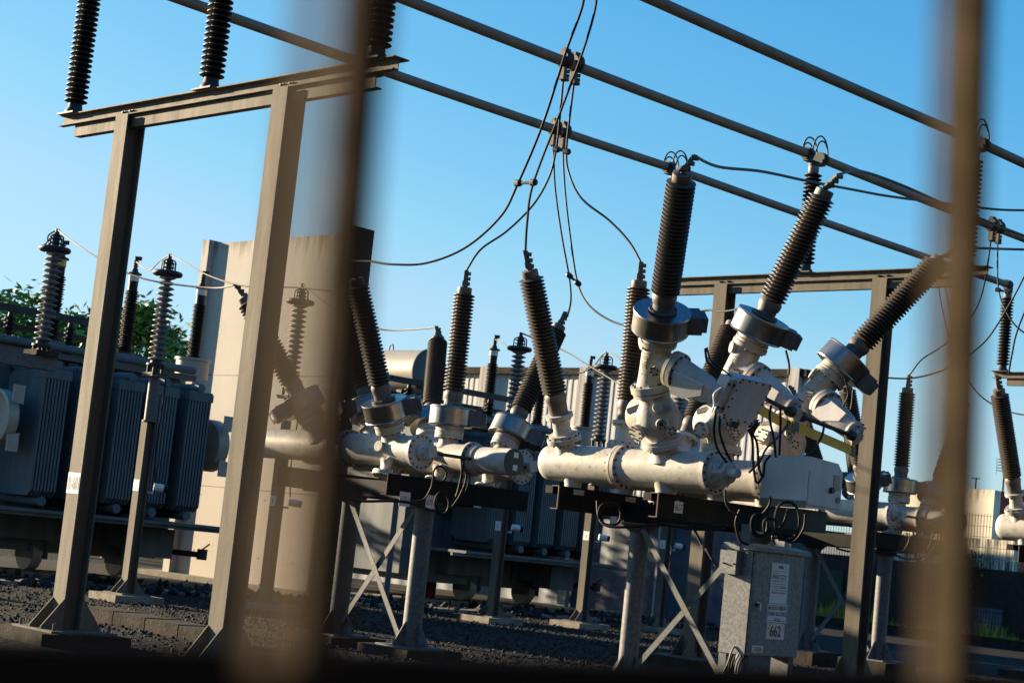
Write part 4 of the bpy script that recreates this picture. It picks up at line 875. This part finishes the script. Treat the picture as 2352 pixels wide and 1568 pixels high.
# conductors between transformers, arresters and module rear terminals
def tb(Y0, k): return V((-27.0, Y0+(1.26, 2.74, 4.2)[k]+(.36 if Y0 > 20 else 0), 5.62))
wire('arrester_wire', [AR[0], q(165, 553), q(225, 592), q(330, 640), q(480, 661), topsB['L0']], 'wire from the far-left arrester passing behind the nearest post to the right', .011, 'wires from arresters to the module')
wire('arrester_wire', [AR[1], q(430, 607), q(490, 637), q(565, 657), q(680, 660), topsB['L1']], 'wire from the second arrester running right past the firewall top edge', .011, 'wires from arresters to the module')
wire('arrester_wire', [AR[2], q(740, 690), q(800, 725), q(870, 755), q(940, 757), topsB['L2']], 'wire emerging from the blurred left bar towards the two close bushings', .011, 'wires from arresters to the module')
wire('arrester_wire', [tb(14.45, 1), q(333, 617), q(347, 619), q(366, 600), AR[1]], 'short S-shaped wire between a transformer bushing and the second arrester', .011, 'short jumper wires')
wire('arrester_wire', [AR[0], q(112, 540), q(109, 555), V((-21.75, 12.35, 4.74))], 'tiny looped wire on top of the far-left arrester', .011, 'short jumper wires')
wire('arrester_wire', [tb(24.62, 0), q(1158, 790), q(1172, 804), q(1185, 806), q(1205, 792), AR[3]], 'short S-shaped wire from the far transformer bushing to the half-hidden arrester', .011, 'short jumper wires')
wire('arrester_wire', [AR[3], q(1290, 803), q(1345, 835), q(1400, 868), q(1460, 905), (1560, 960, 27)], 'wire slanting down right behind the left-leaning bushing of the large module', .013, 'short jumper wires')
wire('arrester_wire', [(1300, 850, 33), q(1335, 856), q(1365, 838), AR[4], q(1440, 835), q(1480, 855), (1600, 930, 28)], 'wire humping over the ring-topped arrester before the corrugated wall', .013, 'short jumper wires')

# ------------------------------------------------------------------ firewall
t = thing('firewall', (-27.2, 20.4, 0), 'tall pale rendered firewall standing right of the left transformer', 'wall')
m = MB(); x0, x1, zt = -29.3, -25.1, 6.68
m.box(x0, x1, 20.42, 20.72, 0, zt)
o = m.build('wall_panel', slabm, t)
hm_ = MB()
for i_ in range(4):
    for j_ in range(6): hm_.lathe((x0+.55+i_*1.03, 20.42, .6+j_*1.08), (0, -1, 0), [(0, .018), (.003, .018)], 8)
hm_.merge(o, ink)
o.data.transform(Matrix.Translation((0, 0, -zt))); o.location.z = zt
for bx in ((x0-.22, x0-.002, 20.28, 20.9, 0, zt+.05), (x1+.002, x1+.08, 20.36, 20.92, 0, zt+.14)):
    o = MB().box(*bx).build('pilaster', slabm if bx[0] < x0 else dark_conc, t); o.data.transform(Matrix.Translation((0, 0, -zt))); o.location.z = zt
m = MB(); m.box(x0+.01, x1-.01, 20.414, 20.4185, 4.02, 4.035); m.build('joint', darkst, t); m = MB(); m.box(x0+.01, x1-.01, 20.414, 20.4185, 1.85, 1.865); m.build('joint', darkst, t)
m = MB(); m.box(x0-.7, x1+.7, 19.9, 21.3, -.1, .12); m.build('plinth', lconc, t)

# ------------------------------------------------------------------ corrugated shed
t = thing('corrugated_wall', (-28, 31, 0), 'long pale corrugated metal wall behind the far transformer', 'wall')
def corrug(m, xa, xb, y, za, zb, p=.19, dp=.014):
    x = xa; pts = []
    while x < xb:
        pts += [(x, y), (x+p*.45, y), (x+p*.55, y-dp), (x+p*.9, y-dp)]; x += p
    pts.append((xb, y)); vs = [(a, b, za) for a, b in pts]+[(a, b, zb) for a, b in pts]; n = len(pts); m._add(vs, [(i, i+1, n+i+1, n+i) for i in range(n-1)])
ZS = 5.66
m = MB(); corrug(m, -38, -22.3, 31.0, 2.35, ZS-.16); m.box(-38, -22.32, 31.05, 31.2, 2.3, ZS-.18)
o = m.build('upper_wall', sheet, t, 20); o.data.transform(Matrix.Translation((0, 0, -ZS))); o.location.z = ZS
m = MB(); corrug(m, -38, -22.3, 31.04, 0, 2.28, .6, .012); m.box(-38, -22.33, 31.09, 31.19, 0, 2.28); o = m.build('lower_wall', bluet, t, 20)
m = MB(); m.box(-38, -22.25, 30.86, 31.0, 2.285, 2.36); m.build('ledge', plate_w, t)
m = MB(); m.box(-38.1, -22.2, 30.85, 31.3, ZS-.16, ZS); m.build('parapet', concrete, t)
for x in (-32.0, -28.6, -25.7, -22.5):
    m = MB(); m.box(x-.13, x+.13, 30.82, 30.96, 0, ZS+.02); m.build('wall_post', sheet, t)
m = MB(); m.prism([(0, 0), (.12, .03), (.2, .14), (.12, .12), (.04, .1)], onY(1248, 842, 30.9), (.7, .7, 0), (0, 0, 1), (.05, -.05, 0)); m.build('bracket', darkst, t)

# ------------------------------------------------------------------ trees
def tree(cx, cy, h, rx, seed, label, n=5200, ls=.13):
    rnd = random.Random(seed); t = thing('leafy_tree', (cx, cy, 0), label, 'tree', 'trees behind the left transformer')
    m = MB(); m.lathe((cx, cy, 0), (0, 0, 1), [(0, .22), (h*.3, .15), (h*.6, .09)], 10)
    clumps = []
    for i in range(34):
        a = rnd.uniform(0, 2*pi); rr = rx*math.sqrt(rnd.random()); z = h*rnd.uniform(.48, 1.0); sc = 1-.75*max(0, (z/h-.62)/.38)
        clumps.append(V((cx+rr*cos(a)*sc, cy+rr*sin(a)*sc, z-.15)))
    for c in clumps[:16]: m.sweep(spline([V((cx, cy, h*.35+rnd.uniform(0, h*.2))), (V((cx, cy, c.z-.6))+c)/2, c], 5), .03, 6)
    m.build('trunk', bark, t)
    l = MB()
    for _ in range(n):
        c = rnd.choice(clumps); cr = rnd.uniform(.35, .75); p = c+V((rnd.gauss(0, .5), rnd.gauss(0, .5), rnd.gauss(0, .32)))*cr
        u = V((rnd.gauss(0, 1), rnd.gauss(0, 1), rnd.gauss(0, .5))).normalized(); w = u.cross(V((rnd.gauss(0, 1), rnd.gauss(0, 1), rnd.gauss(0, 1)))).normalized(); s = ls*rnd.uniform(.6, 1.4)
        l._add([p-u*s, p+w*s*.33, p+u*s, p-w*s*.33], [(0, 1, 2, 3)])
    l.build('crown', leafm, t, 0)
for (px_, top, D, rx, seed, lb) in ((45, 672, 44, 2.1, 1, 'leafy green tree at the left edge behind the arrester'), (185, 716, 46, 1.3, 2, 'low leafy tree between the arrester and the nearest post'), (325, 708, 43, 1.7, 3, 'leafy tree between the nearest post and the second arrester'), (400, 764, 47, 1.2, 4, 'lower leafy tree touching the firewall corner')):
    p = onD(px_, top, D); tree(p.x, p.y, p.z, rx, seed, lb)

# ------------------------------------------------------------------ right background
YW = 44.
p0 = onY(1850, 1290, YW); 
t = thing('brick_wall', (-28, YW+.2, 0), 'long low dark brick wall at the right, below the plastered building', 'wall')
m = MB(); m.box(-42, -12, YW, YW+.3, 0, 2.0); m.build('brickwork', brick, t)
a = onY(1905, 1335, YW); m = MB(); m.box(a.x-.6, a.x+.5, YW-.05, YW-.002, 0, 1.55); m.build('door', greend, t)
a = onY(2258, 1455, YW); m = MB(); m.box(a.x-.7, a.x+.6, YW-.12, YW-.06, .0, .95); tag(m.build('blue_panel', bluet), 'pale blue sheet leaning on the brick wall above the grass', 'panel')
t = thing('plastered_building', (-27, 50, 0), 'weathered beige building with a dark red side wall at the right edge', 'building')
YB = 50.; cn = onY(2285, 1125, YB); lf = onY(2060, 1135, YB)
m = MB(); m.box(lf.x, cn.x, YB, YB+.4, 0, cn.z); o = m.build('plaster_wall', plaster, t); o.data.transform(Matrix.Translation((0, 0, -cn.z))); o.location.z = cn.z
m = MB(); m.box(cn.x-.4, cn.x+.02, YB+.401, YB+9, 0, cn.z+.0); m.build('red_wall', redp, t)
m = MB(); m.box(cn.x-.4, cn.x+.05, YB+.42, YB+9, cn.z-1.02, cn.z-.96); m.build('cornice', darkst, t)
b2 = onY(2330, 1242, YB-2); m = MB(); m.box(lf.x, b2.x, YB-2.0, YB-1.6, 0, b2.z); m.build('annex_wall', plaster, t)
pa = onY(2303, 1125, YB+1.5); t = thing('tv_antenna', (pa.x, pa.y, cn.z), 'thin television antenna standing on the red-walled building', 'antenna')
zt = onY(2300, 1062, YB+1.5).z; m = MB(); m.cyl((pa.x, pa.y, cn.z-.3), (pa.x, pa.y, zt), .035, seg=8); m.build('mast', darkst, t)
m = MB(); c = V((pa.x, pa.y, zt-.15))
for k in range(5): m.cyl(c+V((-.25*.7, -.25*.7, -.12+.09*k)), c+V((.25*.7, .25*.7, -.12+.09*k)), .014, seg=5)
for s in (-1, 1): m.cyl(c+V((s*.17, s*.17, -.25)), c+V((s*.2, s*.2, .3)), .007, seg=5)
m.cyl(c, c+V((.4, .35, 0)), .016, seg=5)
for k in range(6): m.cyl(c+V((.06*k, .055*k, -.1)), c+V((.06*k, .055*k, .1)), .006, seg=5)
m.build('array', greyp, t)
pb = onY(2239, 1128, YB+.2); m = MB(); m.cyl((pb.x, pb.y, cn.z-.2), (pb.x, pb.y, onY(2240, 1096, YB+.2).z), .03, seg=8); m.cyl((pb.x-.1, pb.y-.1, onY(2240, 1098, YB+.2).z), (pb.x+.1, pb.y+.1, onY(2240, 1098, YB+.2).z), .015, seg=6); tag(m.build('roof_pole', darkst), 'short dark pole on the roof of the beige building', 'pole')
# welded mesh fence
t = thing('mesh_fence', (-24, YW-1.2, 0), 'green-grey welded mesh fence in front of the brick wall', 'fence')
zf = onY(2250, 1178, YW-1.2).z; m = MB(); x = -34.
while x < -18: m.box(x-.005, x+.005, YW-1.205, YW-1.195, .3, zf); x += .09
z = .3
while z < zf: m.box(-34, -18, YW-1.214, YW-1.206, z-.006, z+.006); z += .28
m.build('mesh_panel', darkst, t)
for x in (-33, -30.5, -28, -25.5, -23, -20.5): m = MB(); m.box(x-.03, x+.03, YW-1.19, YW-1.13, 0, zf+.05); m.build('post', darkst, t)
m = MB(); m.box(-36, -14, YW-2.0, YW-1.7, -.1, .22); tag(m.build('low_kerb', concrete), None, None, kind='structure')
gm = MB(); rnd = random.Random(11)
for _ in range(5200):
    x = rnd.uniform(-35, -19); 
    if (sin(x*2.3)+sin(x*.9+1)) < -.7 and rnd.random() < .8: continue
    y = YW-1.45+rnd.uniform(-.25, .9); hgt = rnd.uniform(.25, .8)*(.7+.4*sin(x*1.7)); u = rnd.uniform(0, pi); w = .03; ln = V((rnd.gauss(0, .1), rnd.gauss(0, .1), hgt))
    p = V((x, y, .0)); gm._add([p-V((cos(u), sin(u), 0))*w, p+V((cos(u), sin(u), 0))*w, p+ln], [(0, 1, 2)])
tag(gm.build('grass', grassm, None, 0), None, None, kind='stuff')
bp_ = onY(2215, 1290, YW-.3); l = MB(); rnd = random.Random(4)
for _ in range(700):
    p = bp_+V((rnd.gauss(0, .25), rnd.gauss(0, .2), rnd.gauss(-.1, .22))); u = V((rnd.gauss(0, 1), rnd.gauss(0, 1), rnd.gauss(0, 1))).normalized(); w = u.cross(V((0, .3, 1))).normalized(); l._add([p-u*.07, p+w*.03, p+u*.07, p-w*.03], [(0, 1, 2, 3)])
t = thing('shrub', (bp_.x, bp_.y, 0), 'small dark shrub on top of the brick wall by the mesh', 'shrub'); l.build('foliage', leafm, t, 0); m = MB(); m.cyl((bp_.x, bp_.y, 0), (bp_.x, bp_.y, bp_.z), .03, seg=6); m.build('stem', bark, t)

t = thing('added_shade_block', (-47, 39, 0), 'plain hidden block added beyond the corrugated wall to shade the brick wall', 'building')  # out of sight, added only to throw shade on the brick wall
MB().box(-52, -42, 35, 43, 0, 6.2).build('wall', plaster, t); MB().box(-52.2, -41.8, 34.8, 43.2, 6.2, 6.4).build('roof', concrete, t)
# distant low blue-grey sheds seen under the module
a = onD(1880, 1250, 62); m = MB(); m.box(a.x-5, a.x+4, a.y, a.y+4, 0, a.z+.35); m.prism([(-5.2, a.z+.35), (4.2, a.z+.35), (4.2, a.z+.5), (-5.2, a.z+.5)], (a.x, a.y-.2, 0), (1, 0, 0), (0, 0, 1), (0, 4.4, 0))
tag(m.build('distant_shed', bluet), 'pale blue shed far away, glimpsed under the white module', 'shed')

# ------------------------------------------------------------------ trench cover and loose yard pieces
m = MB(); x = -18.0
for k in range(4): m.box(x, x+.62, 11.35, 11.75+.02*k, -.05, .16-.008*k); x += .64
tag(m.build('trench_cover', concrete), 'row of mossy concrete trench covers on the gravel between the two nearest posts', 'trench cover')
a = onX(985, 1345, -27.5); m = MB(); m.lathe((a.x, a.y, .05), (0, 0, 1), [(0, .13), (.02, .15), (.3, .16), (.42, .12), (.45, .05)], 16); tag(m.build('red_canister', redpl), 'small red canister on the ground beside the far transformer', 'canister')
m = MB(); b0 = onD(885, 1385, 29.5); m.cyl((b0.x, b0.y, 0), (b0.x, b0.y, 2.3), .05, seg=14); m.cyl((b0.x, b0.y, 2.3), (b0.x, b0.y, 3.0), .03, seg=12); tag(m.build('standpipe', galv), 'thin pale standpipe between the crossed braces left of centre', 'pipe')

# ------------------------------------------------------------------ street, and an unseen house row added to cut sky light and tint collars
m = MB(); m.box(1.2, 7.5, -60, 60, -.1, .012); tag(m.build('road', stone), None, None, kind='structure')
m = MB(); m.box(7.5, 9.5, -60, 60, -.1, .14); tag(m.build('pavement', concrete), None, None, kind='structure')
hm = mat('house_brick', (.030, .020, .014), .9, 0, .15, 3); rf = mat('roof_tile', (.05, .03, .02), .9, 0, .2, 5)
y = -44.
for k, (w_, h_, lb) in enumerate(((15, 13.2, 'unseen brown apartment house added across the street, southernmost of the row'), (13, 14.6, 'taller unseen brown apartment house added across the street, second of the row'), (16, 12.6, 'unseen brown apartment house added across the street, in the middle of the row'), (14, 14.0, 'unseen brown apartment house added across the street, fourth of the row'), (17, 13.0, 'unseen brown apartment house added across the street, last of the row'))):
    t = thing('added_house', (14, y+w_/2, 0), lb, 'house', 'unseen houses added across the street')
    MB().box(9.6, 19, y, y+w_-.05, 0, h_).build('wall', hm, t)
    MB().prism([(9.2, h_), (19.4, h_), (14.3, h_+1.2)], (0, y, 0), (1, 0, 0), (0, 0, 1), (0, w_-.05, 0)).build('roof', rf, t)
    for j in range(4):
        for z in (1.0, 4.2, 7.4, 10.4): MB().box(9.55, 9.599, y+1.5+j*(w_-3)/3.6, y+2.6+j*(w_-3)/3.6, z, z+1.5).build('window', blackpl, t)
    MB().box(9.54, 9.599, y+w_*.44, y+w_*.44+1.0, .02, 2.2).build('door', bark, t)
    y += w_
# ------------------------------------------------------------------ roadside railing right in front of the lens (out of focus)
XF = -.297
t = thing('railing', (XF, .4, 0), 'blurred beige railing right in front of the lens', 'railing')
zr = onX(600, 1545, XF).z
XB_ = -.43; WX, WY = .006, .0155                                   # flat bars, and in front of each a thin upright strip set edgewise
def upright(name, X, wx, wy, y, s=0.):
    z0, z1 = onX(600, 1568, X).z-.05, 2.1; yz = lambda z: y+s*(z-H)
    m = MB(); m.para((X-wx, yz(z0), z0), (wx, 0, 0), (0, wy, 0), (0, s*(z1-z0), z1-z0)); m.build(name, barm, t)
def line_at(xt, xb, X): a, b = onX(xt, 0, X), onX(xb, 1568, X); s_ = (a.y-b.y)/(a.z-b.z); return b.y+(H-b.z)*s_, s_
ya, sa = line_at(813, 690, XB_); yb, sb_ = line_at(2243, 2195, XB_); step = yb-ya
upright('bar', XB_, WX, WY, ya, sa); upright('bar', XB_, WX, WY, yb, sb_)
y1, s1 = line_at(813-58, 690-58, XF); y2, s2 = line_at(2243-26, 2195-26, XF)
upright('strip', XF, .0105, .0008, y1, s1); upright('strip', XF, .0105, .0008, y2, s2)
for k in (-3, -2, -1, 2, 3): upright('bar', XB_, WX, WY, ya+step*k); upright('strip', XF, .0105, .0008, y1+(y2-y1)*k)
step = y2-y1; ya = y1
m = MB(); m.box(XF-.022, XF+.004, ya-5*step, ya+6*step, zr-.05, zr); m.build('bottom_rail', railm, t)
m = MB(); m.box(XF-.03, XF+.012, ya-5*step, ya+6*step, 2.1, 2.14); m.build('top_rail', railm, t)
m = MB(); m.box(XF-.16, XF+.10, ya-5*step, ya+6*step, 0, zr-.06); tag(m.build('low_wall', concrete), 'low wall that carries the blurred railing at the bottom edge of the view', 'wall')
zw = onX(600, 1507, -.85).z
m = MB(); m.box(-.90, -.85, -1.5, 4.5, 0, zw); tag(m.build('parapet_wall', railm), 'dark blurred parapet wall running along the very bottom of the view', 'wall')
